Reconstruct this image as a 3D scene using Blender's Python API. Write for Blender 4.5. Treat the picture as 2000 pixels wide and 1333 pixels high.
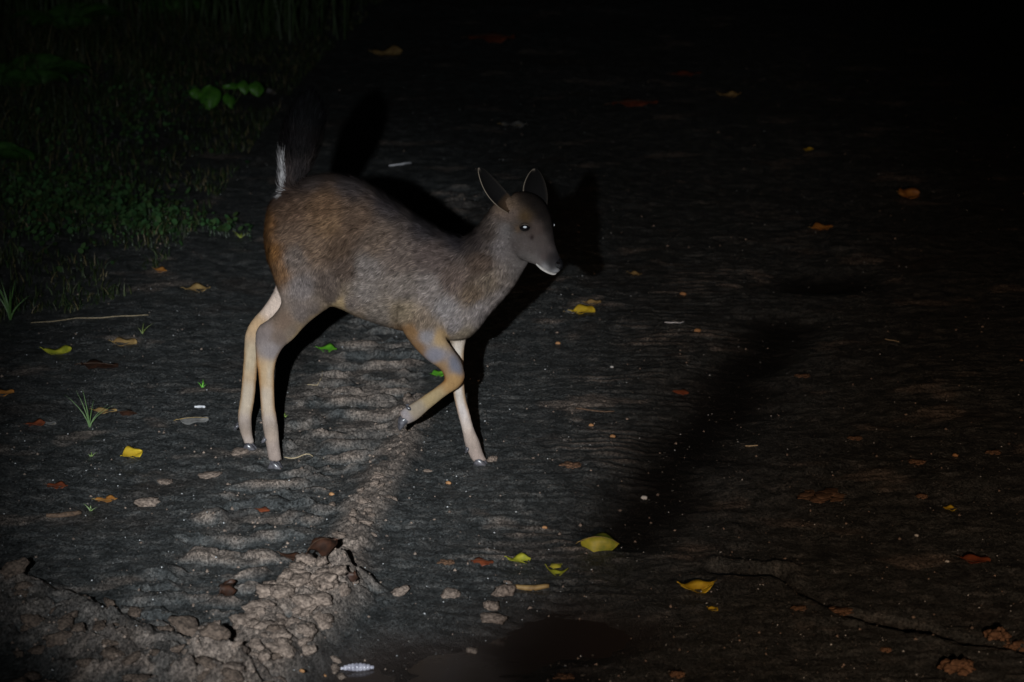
import bpy, bmesh, math, random
import numpy as np
from mathutils import Vector, Matrix, Euler

R = math.radians
random.seed(7)
rng = np.random.default_rng(7)
for o in list(bpy.data.objects):
    bpy.data.objects.remove(o, do_unlink=True)
scene = bpy.context.scene
COL = scene.collection

# ------------------------------------------------------------------ camera
CAM_H = 2.70
PITCH = R(15.7)
F_PX = 4778.0                      # focal length in photo pixels (photo 2000 x 1333)
cam_d = bpy.data.cameras.new('camera')
cam = bpy.data.objects.new('camera', cam_d)
COL.objects.link(cam)
cam.location = (0, 0, CAM_H)
cam.rotation_euler = (R(90) - PITCH, 0, 0)
cam_d.sensor_width = 36
cam_d.lens = F_PX * 36 / 2000
cam_d.clip_end = 1000
cam_d.clip_start = 0.05
cam_d.dof.use_dof = True
cam_d.dof.focus_distance = 8.35
cam_d.dof.aperture_fstop = 4.0
scene.camera = cam

# ------------------------------------------------------------------ night sky
w = bpy.data.worlds.new('World')
scene.world = w
w.use_nodes = True
wn = w.node_tree
bg = wn.nodes['Background']
sky = wn.nodes.new('ShaderNodeTexSky')
sky.sky_type = 'NISHITA'
sky.sun_disc = False
sky.sun_elevation = R(2)
sky.sun_rotation = R(200)
wn.links.new(sky.outputs[0], bg.inputs[0])
bg.inputs[1].default_value = 0.0012

# ------------------------------------------------------------------ projection helpers
SP, CP = math.sin(PITCH), math.cos(PITCH)

def ray(px, py):
    x = (px - 1000) / F_PX
    v = -(py - 666.5) / F_PX
    return Vector((x, CP + v * SP, -SP + v * CP))

def at(px, py, Y):
    d = ray(px, py)
    t = Y / d.y
    return Vector((d.x * t, Y, CAM_H + d.z * t))

def gnd(px, py, z=0.0):
    d = ray(px, py)
    t = (z - CAM_H) / d.z
    return Vector((d.x * t, d.y * t, z))

def ppm(Y, z=0.0):                 # photo pixels per metre at a depth
    return F_PX / (Y * CP + (CAM_H - z) * SP)

def proj(P):                       # (n,3) -> px, py
    x, y, z = P[:, 0], P[:, 1], P[:, 2] - CAM_H
    dep = y * CP - z * SP
    up = y * SP + z * CP
    return 1000 + F_PX * x / dep, 666.5 - F_PX * up / dep

# ------------------------------------------------------------------ torch light
def spot(name, loc, target, power, col, size, blend, rad):
    l = bpy.data.lights.new(name, 'SPOT')
    l.energy = power
    l.color = col
    l.spot_size = R(size)
    l.spot_blend = blend
    l.shadow_soft_size = rad
    o = bpy.data.objects.new(name, l)
    COL.objects.link(o)
    o.location = loc
    o.rotation_euler = (Vector(target) - Vector(loc)).to_track_quat('-Z', 'Y').to_euler()
    return o

spot('torch_lamp', (-0.47, 0.0, 2.72), gnd(620, 835), 2900, (0.91, 0.97, 1.0), 16.3, 1.0, 0.03)      # hot core of the torch beam
spot('torch_fill', (-0.47, 0.0, 2.72), gnd(720, 420), 820, (0.92, 0.97, 1.0), 29, 1.0, 0.03)         # added wide fill at the torch, aimed higher to lift the far ground
spot('warm_lamp', (0.55, -0.4, 2.2), gnd(1720, 1030), 800, (1.0, 0.70, 0.47), 22, 1.0, 0.12)  # unseen warm spot reddening the right side of the track

scene.view_settings.view_transform = 'Standard'
scene.view_settings.look = 'None'
scene.view_settings.exposure = 0
scene.view_settings.gamma = 1

# ------------------------------------------------------------------ noise
_perm = rng.permutation(512).astype(np.int64)
_perm = np.concatenate([_perm, _perm, _perm])
_ga = rng.uniform(0, 2 * np.pi, 512)
_gx, _gy = np.cos(_ga), np.sin(_ga)

def pnoise(x, y):
    x = np.asarray(x, float); y = np.asarray(y, float)
    xi = np.floor(x).astype(np.int64); yi = np.floor(y).astype(np.int64)
    xf = x - xi; yf = y - yi
    def g(ix, iy, fx, fy):
        h = _perm[(_perm[ix & 511] + iy) & 511]
        return _gx[h] * fx + _gy[h] * fy
    u = xf * xf * xf * (xf * (xf * 6 - 15) + 10)
    v = yf * yf * yf * (yf * (yf * 6 - 15) + 10)
    a = g(xi, yi, xf, yf); b = g(xi + 1, yi, xf - 1, yf)
    c = g(xi, yi + 1, xf, yf - 1); d = g(xi + 1, yi + 1, xf - 1, yf - 1)
    return (a + (b - a) * u + (c - a) * v + (a - b - c + d) * u * v) * 1.5

def fbm(x, y, o=4):
    s = 0; a = 1; n = 0
    for i in range(o):
        s = s + a * pnoise(x * 2 ** i + 17.3 * i, y * 2 ** i - 9.1 * i); n += a; a *= .5
    return s / n

def worley(x, y, seed=0):
    x = np.asarray(x, float); y = np.asarray(y, float)
    xi = np.floor(x).astype(np.int64); yi = np.floor(y).astype(np.int64)
    f1 = np.full(x.shape, 9.0)
    for a in (-1, 0, 1):
        for b in (-1, 0, 1):
            h = _perm[(_perm[(xi + a + seed) & 511] + yi + b) & 511]
            jx = _gx[h] * .38 + .5; jy = _gy[(h * 7 + 3) & 511] * .38 + .5
            f1 = np.minimum(f1, np.hypot(xi + a + jx - x, (yi + b + jy - y)))
    return f1

def dome(f):
    return np.sqrt(np.clip(1 - (f / .78) ** 2, 0, 1))

def sst(a, b, x):
    t = np.clip((x - a) / (b - a), 0, 1)
    return t * t * (3 - 2 * t)

def G2(px, py):
    p = gnd(px, py)
    return (p.x, p.y)

def poly_dist(x, y, pts):          # distance to a polyline, and its running parameter
    best = np.full(np.shape(x), 1e9); par = np.zeros(np.shape(x))
    n = len(pts) - 1
    for i in range(n):
        ax, ay = pts[i]; bx, by = pts[i + 1]
        dx, dy = bx - ax, by - ay
        t = np.clip(((x - ax) * dx + (y - ay) * dy) / (dx * dx + dy * dy), 0, 1)
        d = np.hypot(x - ax - t * dx, y - ay - t * dy)
        m = d < best
        best = np.where(m, d, best); par = np.where(m, (i + t) / n, par)
    return best, par

TRACK = [G2(250, 1420), G2(330, 1200), G2(470, 1060), G2(650, 850), G2(745, 700), G2(800, 560), G2(860, 380)]
BERM_R = [G2(430, 1400), G2(520, 1285), G2(590, 1215), G2(640, 1165)]
BERM_R2 = [G2(650, 1150), G2(690, 1060), G2(720, 985), G2(775, 890), G2(820, 780)]
BERM_L = [G2(-30, 1180), G2(150, 1240), G2(330, 1340), G2(380, 1420)]
TRACK2 = [G2(980, 1420), G2(1090, 1000), G2(1240, 800), G2(1360, 620), G2(1480, 420)]
PUD_A = [G2(720, 1330), G2(900, 1290), G2(1090, 1235)]
HOLLOW_B = [G2(1235, 1030), G2(1330, 880), G2(1420, 770), G2(1520, 640)]
HOLLOW_C = [G2(1560, 552), G2(1650, 552)]
DITCH = [G2(1400, 1105), G2(1520, 1115), G2(1640, 1190), G2(1760, 1215), G2(1900, 1255), G2(2080, 1290)]

def masks(x, y):
    wob = 0.04 * fbm(x * 3, y * 3, 3)
    dt, pt = poly_dist(x, y, TRACK)
    tr = 1 - sst(0.15, 0.24, dt + wob)
    b1, _ = poly_dist(x, y, BERM_R); b1 = 1 - sst(0.06, 0.20, b1 + wob)
    b2, _ = poly_dist(x, y, BERM_R2); b2 = 1 - sst(0.02, 0.10, b2 + wob)
    b3, _ = poly_dist(x, y, BERM_L); b3 = 1 - sst(0.08, 0.25, b3 + wob)
    t2, _ = poly_dist(x, y, TRACK2); t2 = 1 - sst(0.16, 0.36, t2 + wob)
    return tr, b1, b2, b3, t2

VERGE = [G2(-400, 720), G2(0, 640), G2(210, 575), G2(330, 455), G2(420, 330), G2(520, 200), G2(600, 110), G2(700, 20), G2(800, -60)]

def verge_side(x, y):              # >0 on the grassy side (left)
    ys = np.array([p[1] for p in VERGE]); xs = np.array([p[0] for p in VERGE])
    o = np.argsort(ys)
    return np.interp(y, ys[o], xs[o]) - x

def height(x, y, clay=False):
    x = np.asarray(x, float); y = np.asarray(y, float)
    tr, b1, b2, b3, t2 = masks(x, y)
    near = 1 - sst(14, 40, y) * 0.8
    h = 0.03 * fbm(x * .6, y * .6, 2) + 0.010 * fbm(x * 4, y * 4, 3) + 0.007 * fbm(x * 15, y * 15, 4) * near
    # tyre tread bars pressed across the track
    ph = (y + 0.10 * fbm(x * 2.2, y * 2.2, 2) + 0.10 * np.abs(fbm(x * 1.1 + 5, y * .4, 1))) / 0.135
    s = np.sin(2 * np.pi * ph)
    bk = fbm(x * 6 + 3, y * 9, 3)
    bar = sst(-0.2, 0.35, s + .9 * fbm(x * 13, y * 13, 3)) * (0.15 + 1.0 * sst(-.22, .25, bk))
    lug = tr * bar
    h = h - 0.014 * tr + 0.026 * lug
    ph2 = (y + 0.03 * fbm(x * 3 + 9, y * 3, 2)) / 0.062
    bar2 = sst(-.4, .8, np.sin(2 * np.pi * ph2)) * (0.3 + sst(-.2, .3, fbm(x * 4, y * 6 + 8, 2)))
    h = h + 0.0045 * t2 * bar2 - 0.004 * t2
    fine = sst(-.1, .3, fbm(x * 1.3 + 4, y * 1.3, 2))
    h = h + 0.0012 * fine * np.sin(2 * np.pi * (y + .06 * fbm(x * 6, y * 4, 3)) / 0.055) * near
    # lumpy clods of the berms
    wx = x + .03 * pnoise(x * 12, y * 12); wy = y + .04 * pnoise(x * 11 + 7, y * 11)
    lump = .62 * dome(worley(wx * 11, wy * 8)) + .38 * dome(worley(wx * 24, wy * 18, 40)) + .16 * dome(worley(wx * 52, wy * 40, 90)) + .25 * pnoise(x * 5, y * 5) + .09 * fbm(x * 70, y * 60, 2)
    h = h + b1 * (0.004 + 0.088 * lump) + b3 * (-.004 + 0.075 * lump) + b2 * (0.002 + 0.026 * lump)
    h = h + .010 * (lump - .3) * sst(.05, .35, fbm(x * 1.1 + 20, y * 1.1, 2)) * near
    # hollows, and the crack on the right
    da, _ = poly_dist(x, y, PUD_A); db, _ = poly_dist(x, y, HOLLOW_B); dc, _ = poly_dist(x, y, HOLLOW_C)
    wa = .05 * fbm(x * 4, y * 4, 2)
    h = h - 0.045 * (1 - sst(0.05, 0.34, da + wa)) - 0.03 * (1 - sst(0.0, 0.30, db + wa)) - 0.03 * (1 - sst(.03, .3, dc + wa))
    dd, _ = poly_dist(x, y, DITCH)
    h = h - 0.03 * (1 - sst(0.0, 0.045, dd + .6 * wa)) + .012 * np.exp(-((dd - .07) / .03) ** 2) * (0.2 + lump) * sst(-.1, .25, fbm(x * 4, y * 4 + 3, 2))
    # verge rises a little
    vs = verge_side(x, y)
    h = h + 0.12 * sst(0.1, 1.6, vs) + 0.03 * sst(0, .5, vs) * fbm(x * 2, y * 2, 3)
    far = sst(45, 160, np.hypot(x, y))
    h = h * (1 - far)
    if clay:
        c = np.clip(lug * 1.1, 0, 1) * sst(-.2, .3, fbm(x * 3 + 31, y * 4, 3))
        c = np.maximum(c, np.maximum(b1, .36 * b3) * sst(.42, .82, lump))  # creases painted darker as shade; low berm dimmed like the fading beam
        c = np.maximum(c, b2 * sst(.4, .75, lump) * .95)
        c = np.maximum(c, .55 * t2 * bar2 * sst(0, .4, fbm(x * 2 + 9, y * 2, 2)))
        up = np.exp(-((x + .62) / .22) ** 2 - ((y - 8.9) / .75) ** 2)
        c = np.maximum(c, .85 * up * sst(-.25, .2, fbm(x * 7 + 3, y * 6, 3)))
        c = np.maximum(c, .7 * sst(.25, .45, fbm(x * 2.2 + 50, y * 3 + 4, 4)))
        wet = np.maximum((1 - sst(.02, .26, db + 1.6 * wa)), (1 - sst(.02, .28, dc + 1.6 * wa)) * .95)  # darker along the rut, the far hollow and the crack
        wet = np.maximum(wet, .9 * (1 - sst(.0, .04, dd + .6 * wa)))
        dk, _ = poly_dist(x, y, [G2(1050, 1330), G2(1130, 1230)])
        wet = np.maximum(wet, .8 * (1 - sst(.02, .2, dk + wa)))
        silt = 1 - sst(.10, .40, da + 2.2 * wa)
        return h, np.clip(c, 0, 1) * (1 - .9 * silt * (1 - b1)), np.clip(wet, 0, 1), silt * (1 - b1)
    return h

def hz(x, y):                      # height read off the finished ground grid
    i = min(max(int(np.searchsorted(xs, x)) - 1, 0), nx - 2); j = min(max(int(np.searchsorted(ys, y)) - 1, 0), ny - 2)
    u = (x - xs[i]) / (xs[i + 1] - xs[i]); v = (y - ys[j]) / (ys[j + 1] - ys[j])
    return float((HG[j, i] * (1 - u) + HG[j, i + 1] * u) * (1 - v) + (HG[j + 1, i] * (1 - u) + HG[j + 1, i + 1] * u) * v)

def on_ground(px, py):
    p = gnd(px, py)
    for _ in range(3):
        p = gnd(px, py, hz(p.x, p.y))
    return p

# ------------------------------------------------------------------ materials
def new_mat(name):
    m = bpy.data.materials.new(name)
    m.use_nodes = True
    return m, m.node_tree.nodes, m.node_tree.links, m.node_tree.nodes['Principled BSDF']

def noise_mat(name, c1, c2, scale=30, rough=.6, bump=.3, dist=.004, spec=.4, detail=6):
    m, n, l, b = new_mat(name)
    tc = n.new('ShaderNodeTexCoord')
    nz = n.new('ShaderNodeTexNoise'); nz.inputs['Scale'].default_value = scale; nz.inputs['Detail'].default_value = detail
    l.new(tc.outputs['Object'], nz.inputs['Vector'])
    rp = n.new('ShaderNodeValToRGB')
    rp.color_ramp.elements[0].position = .35; rp.color_ramp.elements[1].position = .65
    rp.color_ramp.elements[0].color = (*c1, 1); rp.color_ramp.elements[1].color = (*c2, 1)
    l.new(nz.outputs['Fac'], rp.inputs['Fac'])
    l.new(rp.outputs['Color'], b.inputs['Base Color'])
    b.inputs['Roughness'].default_value = rough
    b.inputs['Specular IOR Level'].default_value = spec
    bp = n.new('ShaderNodeBump'); bp.inputs['Strength'].default_value = bump; bp.inputs['Distance'].default_value = dist
    l.new(nz.outputs['Fac'], bp.inputs['Height']); l.new(bp.outputs['Normal'], b.inputs['Normal'])
    return m

def soil_mat():
    m, n, l, b = new_mat('soil')
    tc = n.new('ShaderNodeTexCoord')
    def nz(scale, detail=8, rough=.6, sx=1, sy=1):
        mp = n.new('ShaderNodeMapping'); mp.inputs['Scale'].default_value = (sx, sy, 1)
        l.new(tc.outputs['Object'], mp.inputs['Vector'])
        t = n.new('ShaderNodeTexNoise'); t.inputs['Scale'].default_value = scale
        t.inputs['Detail'].default_value = detail; t.inputs['Roughness'].default_value = rough
        l.new(mp.outputs['Vector'], t.inputs['Vector']); return t
    def ramp(src, p0, p1, c0, c1):
        r = n.new('ShaderNodeValToRGB')
        r.color_ramp.elements[0].position = p0; r.color_ramp.elements[1].position = p1
        r.color_ramp.elements[0].color = (*c0, 1); r.color_ramp.elements[1].color = (*c1, 1)
        l.new(src, r.inputs['Fac']); return r
    def mix(fac, a, bb, mode='MIX'):
        x = n.new('ShaderNodeMix'); x.data_type = 'RGBA'; x.blend_type = mode
        if isinstance(fac, float): x.inputs[0].default_value = fac
        else: l.new(fac, x.inputs[0])
        l.new(a, x.inputs[6]); l.new(bb, x.inputs[7]); return x.outputs[2]
    big = nz(1.3, 4); mid = nz(14, 8, .7); grit = nz(120, 4, .8, 1.0, .55)
    wet = ramp(mid.outputs['Fac'], .33, .7, (.032, .035, .036), (.140, .148, .148))
    red = ramp(mid.outputs['Fac'], .3, .72, (.042, .030, .024), (.125, .082, .062))
    rm = ramp(big.outputs['Fac'], .58, .8, (0, 0, 0), (1, 1, 1))
    base = mix(rm.outputs['Color'], wet.outputs['Color'], red.outputs['Color'])
    cl = n.new('ShaderNodeAttribute'); cl.attribute_name = 'clay'
    cm = n.new('ShaderNodeMath'); cm.operation = 'MULTIPLY_ADD'; cm.inputs[1].default_value = 1.0
    clayc = ramp(mid.outputs['Fac'], .3, .7, (.10, .076, .064), (.42, .335, .28))
    ad = n.new('ShaderNodeMath'); ad.operation = 'SUBTRACT'; ad.inputs[1].default_value = .5
    l.new(mid.outputs['Fac'], ad.inputs[0])
    l.new(cl.outputs['Fac'], cm.inputs[0]); l.new(ad.outputs[0], cm.inputs[2]); cm.use_clamp = True
    base = mix(cm.outputs[0], base, clayc.outputs['Color'])
    gr = ramp(grit.outputs['Fac'], .38, .64, (.22, .22, .22), (1.9, 1.9, 1.9))
    base = mix(1.0, base, gr.outputs['Color'], 'MULTIPLY')
    si = n.new('ShaderNodeAttribute'); si.attribute_name = 'silt'
    sic = n.new('ShaderNodeRGB'); sic.outputs[0].default_value = (.046, .035, .031, 1)
    base = mix(si.outputs['Fac'], base, sic.outputs[0])
    we = n.new('ShaderNodeAttribute'); we.attribute_name = 'wet'
    dkc = n.new('ShaderNodeRGB'); dkc.outputs[0].default_value = (.010, .008, .007, 1)
    base = mix(we.outputs['Fac'], base, dkc.outputs[0])
    l.new(base, b.inputs['Base Color'])
    ro = n.new('ShaderNodeMapRange'); ro.inputs[3].default_value = .5; ro.inputs[4].default_value = .9
    l.new(cm.outputs[0], ro.inputs[0]); l.new(ro.outputs[0], b.inputs['Roughness'])
    b.inputs['Specular IOR Level'].default_value = .45
    rip = nz(55, 6, .75, 1.0, .8)
    b1 = n.new('ShaderNodeBump'); b1.inputs['Strength'].default_value = 1.0; b1.inputs['Distance'].default_value = .016
    inv = n.new('ShaderNodeMath'); inv.operation = 'MULTIPLY_ADD'; inv.inputs[1].default_value = -.9; inv.inputs[2].default_value = 1.0
    l.new(si.outputs['Fac'], inv.inputs[0]); l.new(inv.outputs[0], b1.inputs['Strength'])
    l.new(rip.outputs['Fac'], b1.inputs['Height'])
    b2 = n.new('ShaderNodeBump'); b2.inputs['Strength'].default_value = 1.0; b2.inputs['Distance'].default_value = .010
    l.new(grit.outputs['Fac'], b2.inputs['Height']); l.new(b1.outputs['Normal'], b2.inputs['Normal'])
    l.new(b2.outputs['Normal'], b.inputs['Normal'])
    return m

def attr_mat(name, rough=.7, spec=.2, trans=0.0, attr='tint'):
    m, n, l, b = new_mat(name)
    a = n.new('ShaderNodeAttribute'); a.attribute_name = attr
    l.new(a.outputs['Color'], b.inputs['Base Color'])
    b.inputs['Roughness'].default_value = rough
    b.inputs['Specular IOR Level'].default_value = spec
    if trans:
        t = n.new('ShaderNodeBsdfTranslucent'); l.new(a.outputs['Color'], t.inputs['Color'])
        mx = n.new('ShaderNodeMixShader'); mx.inputs[0].default_value = trans
        l.new(b.outputs[0], mx.inputs[1]); l.new(t.outputs[0], mx.inputs[2])
        l.new(mx.outputs[0], n['Material Output'].inputs['Surface'])
    return m

def leaf_mat(name, c1, c2, scale=40, rough=.55):
    m = noise_mat(name, c1, c2, scale, rough, .5, .003, .35, 5)
    return m

# ------------------------------------------------------------------ object helpers
def mesh_obj(name, verts, faces, mat, parent=None, smooth=True, loc=None):
    me = bpy.data.meshes.new(name)
    me.from_pydata([tuple(v) for v in verts], [], faces)
    if smooth:
        me.polygons.foreach_set('use_smooth', [True] * len(me.polygons))
    me.update()
    if mat: me.materials.append(mat)
    o = bpy.data.objects.new(name, me)
    COL.objects.link(o)
    if parent: o.parent = parent
    if loc is not None: o.location = loc
    return o

def tri_mesh(name, V, T, mat, parent=None, smooth=True, colors=None, normals=None):
    """fast numpy mesh of triangles or quads"""
    me = bpy.data.meshes.new(name)
    k = T.shape[1]
    me.vertices.add(len(V)); me.vertices.foreach_set('co', V.astype(np.float32).ravel())
    me.loops.add(T.size); me.loops.foreach_set('vertex_index', T.astype(np.int32).ravel())
    me.polygons.add(len(T)); me.polygons.foreach_set('loop_start', np.arange(0, T.size, k, dtype=np.int32))
    me.update(calc_edges=True)
    me.validate()
    if smooth: me.polygons.foreach_set('use_smooth', np.ones(len(T), bool))
    if colors is not None:
        a = me.attributes.new('tint', 'FLOAT_COLOR', 'POINT')
        c4 = np.ones((len(V), 4), np.float32); c4[:, :3] = colors
        a.data.foreach_set('color', c4.ravel())
    if normals is not None:
        me.normals_split_custom_set_from_vertices(normals.tolist())
    me.materials.append(mat)
    o = bpy.data.objects.new(name, me)
    COL.objects.link(o)
    if parent: o.parent = parent
    return o

def tag(o, label=None, cat=None, group=None, kind=None):
    if label: o['label'] = label
    if cat: o['category'] = cat
    if group: o['group'] = group
    if kind: o['kind'] = kind
    return o

def empty(name, loc):
    o = bpy.data.objects.new(name, None)
    o.empty_display_size = .1
    COL.objects.link(o); o.location = loc
    return o

def tube(pts, rads, n=6):
    V, F = [], []
    pts = [Vector(p) for p in pts]
    for i, p in enumerate(pts):
        d = (pts[min(i + 1, len(pts) - 1)] - pts[max(i - 1, 0)]).normalized()
        a = d.orthogonal().normalized() if abs(d.z) > .95 else d.cross(Vector((0, 0, 1))).normalized()
        b = d.cross(a)
        for k in range(n):
            t = 2 * math.pi * k / n
            V.append(p + (a * math.cos(t) + b * math.sin(t)) * rads[i])
    for i in range(len(pts) - 1):
        for k in range(n):
            F.append((i * n + k, i * n + (k + 1) % n, (i + 1) * n + (k + 1) % n, (i + 1) * n + k))
    F.append(tuple(range(n - 1, -1, -1))); F.append(tuple((len(pts) - 1) * n + k for k in range(n)))
    return V, F

# ------------------------------------------------------------------ ground (one sheet to the horizon)
def spaced(start, stop, first, growth, mx):
    out = []; p = start; s = first
    sgn = 1 if stop > start else -1
    while (stop - p) * sgn > 0:
        p += s * sgn; out.append(p); s = min(s * growth, mx)
    return out
xs = np.arange(-1.55, 1.5501, .0068)
xr = spaced(xs[-1], 5.5, .0068, 1.022, .06); xr += spaced(xr[-1], 260, .06, 1.25, 40)
xl = spaced(xs[0], -6.5, .0068, 1.022, .05); xl += spaced(xl[-1], -260, .05, 1.25, 40)
xs = np.array(sorted(xl + list(xs) + xr))
ys = np.arange(5.9, 10.2, .0075)
yf = spaced(ys[-1], 26, .0075, 1.008, .06); yf += spaced(yf[-1], 320, .06, 1.2, 50)
yb = spaced(ys[0], -60, .01, 1.3, 10)
ys = np.array(sorted(yb + list(ys) + yf))
X, Yg = np.meshgrid(xs, ys)
H, CL, DARK_MASK, SILT = height(X.ravel(), Yg.ravel(), True)
V = np.stack([X.ravel(), Yg.ravel(), H], 1)
nx, ny = len(xs), len(ys)
HG = H.reshape(ny, nx)
idx = np.arange(nx * ny).reshape(ny, nx)
Q = np.stack([idx[:-1, :-1].ravel(), idx[:-1, 1:].ravel(), idx[1:, 1:].ravel(), idx[1:, :-1].ravel()], 1)
ground = tri_mesh('ground', V, Q, soil_mat())
at_ = ground.data.attributes.new('clay', 'FLOAT', 'POINT')
at_.data.foreach_set('value', CL.astype(np.float32))
at_ = ground.data.attributes.new('wet', 'FLOAT', 'POINT')
at_.data.foreach_set('value', DARK_MASK.astype(np.float32))
at_ = ground.data.attributes.new('silt', 'FLOAT', 'POINT')
at_.data.foreach_set('value', SILT.astype(np.float32))
tag(ground, 'dark churned laterite mud track with tyre tread marks', None, None, 'structure')

# ------------------------------------------------------------------ standing water in the hollows
def water(name, pts, half, z, mat, label):
    P = [Vector((p[0], p[1], z)) for p in pts]
    V, F = [], []
    n = len(P)
    for i, p in enumerate(P):
        d = (P[min(i + 1, n - 1)] - P[max(i - 1, 0)]).normalized()
        s = Vector((d.y, -d.x, 0)) * half
        e = d * (half if i == n - 1 else (-half if i == 0 else 0))
        V += [p + s + e, p - s + e]
    for i in range(n - 1):
        F.append((2 * i, 2 * i + 2, 2 * i + 3, 2 * i + 1))
    o = mesh_obj(name, V, F, mat, smooth=False)
    return tag(o, label, None, None, 'structure')

def water_mat(name, col, rough):
    m, n, l, b = new_mat(name)
    b.inputs['Base Color'].default_value = (*col, 1)
    b.inputs['Roughness'].default_value = rough
    b.inputs['IOR'].default_value = 1.33
    tc = n.new('ShaderNodeTexCoord'); nz = n.new('ShaderNodeTexNoise'); nz.inputs['Scale'].default_value = 7
    l.new(tc.outputs['Object'], nz.inputs['Vector'])
    bp = n.new('ShaderNodeBump'); bp.inputs['Strength'].default_value = .15; bp.inputs['Distance'].default_value = .004
    l.new(nz.outputs['Fac'], bp.inputs['Height']); l.new(bp.outputs['Normal'], b.inputs['Normal'])
    return m
ha = float(np.mean([hz(*p) for p in PUD_A]))
water('puddle', PUD_A, .42, ha + .011, water_mat('muddy_water', (.046, .035, .031), .14), 'smooth brown muddy puddle beside the churned berm')

# ================================================================== DEER
Y_NH = on_ground(540, 912).y       # near hind hoof
Y_FH = on_ground(487, 876).y       # far hind hoof
Y_FF = on_ground(937, 905).y       # far front hoof
Y_HIP = (Y_NH + Y_FH) / 2
Y_SHO = Y_FF - .085

def YC(px):                        # depth of the body's mid plane
    t = (px - 530) / (900 - 530)
    return Y_HIP + (Y_SHO - Y_HIP) * t

class Loft:
    def __init__(s): s.V = []; s.F = []
    def add(s, st, n=22, sq=1.0):
        base = len(s.V)
        rings = []
        for (ax, ay, bx, by, yc, w) in st:
            a = at(ax, ay, yc); b = at(bx, by, yc)
            c = (a + b) / 2; e = (a - b) / 2
            ring = []
            for k in range(n):
                t = 2 * math.pi * k / n
                ct, si = math.cos(t), math.sin(t)
                p = c + e * (math.copysign(abs(ct) ** sq, ct)) + Vector((0, w * math.copysign(abs(si) ** sq, si), 0))
                ring.append(p)
            rings.append(ring)
        # refine along the length with Catmull-Rom
        out = []
        m = len(rings)
        for i in range(m - 1):
            p0 = rings[max(i - 1, 0)]; p1 = rings[i]; p2 = rings[i + 1]; p3 = rings[min(i + 2, m - 1)]
            for q in range(4):
                t = q / 4
                out.append([.5 * (2 * p1[k] + (p2[k] - p0[k]) * t + (2 * p0[k] - 5 * p1[k] + 4 * p2[k] - p3[k]) * t * t + (3 * p1[k] - p0[k] - 3 * p2[k] + p3[k]) * t ** 3) for k in range(n)])
        out.append(rings[-1])
        for r in out: s.V += r
        for i in range(len(out) - 1):
            for k in range(n):
                s.F.append((base + i * n + k, base + i * n + (k + 1) % n, base + (i + 1) * n + (k + 1) % n, base + (i + 1) * n + k))
        c0 = len(s.V); s.V.append(sum(out[0], Vector()) / n)
        c1 = len(s.V); s.V.append(sum(out[-1], Vector()) / n)
        L = base + (len(out) - 1) * n
        for k in range(n):
            s.F.append((c0, base + (k + 1) % n, base + k))
            s.F.append((c1, L + k, L + (k + 1) % n))

lf = Loft()
# torso: (top edge, bottom edge, depth, half width)
torso = [(524, 412, 517, 462, 0, .035), (537, 388, 524, 505, 0, .075), (556, 372, 540, 545, 0, .10), (588, 357, 572, 580, 0, .122),
         (622, 347, 612, 596, 0, .130), (662, 347, 655, 598, 0, .130), (705, 358, 700, 617, 0, .136), (755, 388, 745, 632, 0, .142),
         (805, 422, 790, 645, 0, .142), (850, 448, 840, 656, 0, .132), (888, 463, 885, 663, 0, .118), (916, 470, 918, 656, 0, .098),
         (940, 500, 942, 630, 0, .066), (955, 545, 956, 605, 0, .03)]
lf.add([(a, b, c, d, YC((a + c) / 2), w) for a, b, c, d, _, w in torso], 28, .92)
# shoulder muscle and haunch mass on the near side
lf.add([(800, 505, 850, 490, YC(840) - .08, .03), (790, 550, 880, 540, YC(840) - .092, .05), (785, 600, 890, 600, YC(840) - .088, .05), (792, 640, 880, 650, YC(840) - .08, .04)], 16)
hy = Y_SHO
hd = YC(1000)
# neck (nape edge, throat edge)
neck = [(872, 478, 905, 648, YC(890), .085), (905, 466, 940, 628, YC(920), .088), (928, 450, 975, 592, YC(950) - .005, .076), (946, 425, 1003, 560, YC(970) - .01, .066),
        (962, 402, 1022, 530, YC(985) - .015, .058), (978, 388, 1034, 510, YC(1000) - .02, .052), (996, 382, 1036, 490, YC(1010) - .03, .045)]
lf.add(neck, 22)
# head (forehead/nose edge, jaw edge); turned a little to the camera
HY = YC(1000) - .02
head = [(1004, 377, 982, 420, HY + .01, .032), (1028, 374, 984, 447, HY + .0, .050), (1055, 386, 990, 476, HY - .012, .058), (1073, 411, 1006, 498, HY - .026, .058),
        (1080, 441, 1024, 510, HY - .042, .047), (1083, 468, 1042, 516, HY - .056, .037), (1089, 490, 1060, 525, HY - .068, .034),
        (1096, 506, 1074, 532, HY - .077, .032), (1099, 517, 1085, 534, HY - .082, .025), (1097, 524, 1092, 531, HY - .084, .009)]
lf.add(head, 20)
# near hind leg (rear edge, front edge)
NH0 = YC(570)
def mixY(a, b, t): return a + (b - a) * t
nh = [(530, 455, 648, 470, NH0 - .055, .060), (527, 510, 662, 540, NH0 - .062, .068), (541, 560, 664, 582, NH0 - .066, .062), (549, 592, 634, 606, mixY(NH0 - .066, Y_NH, .15), .050),
      (530, 620, 601, 632, mixY(NH0 - .066, Y_NH, .3), .038), (503, 640, 574, 662, mixY(NH0 - .066, Y_NH, .42), .030), (498, 668, 553, 680, mixY(NH0 - .066, Y_NH, .5), .024), (500, 704, 540, 706, mixY(NH0 - .066, Y_NH, .6), .021),
      (505, 740, 536, 737, Y_NH, .0185), (509, 794, 537, 790, Y_NH, .018), (512, 828, 542, 824, Y_NH, .022), (516, 850, 545, 850, Y_NH, .021), (520, 875, 547, 875, Y_NH, .019), (524, 899, 551, 899, Y_NH, .020)]
lf.add(nh, 18)
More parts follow.
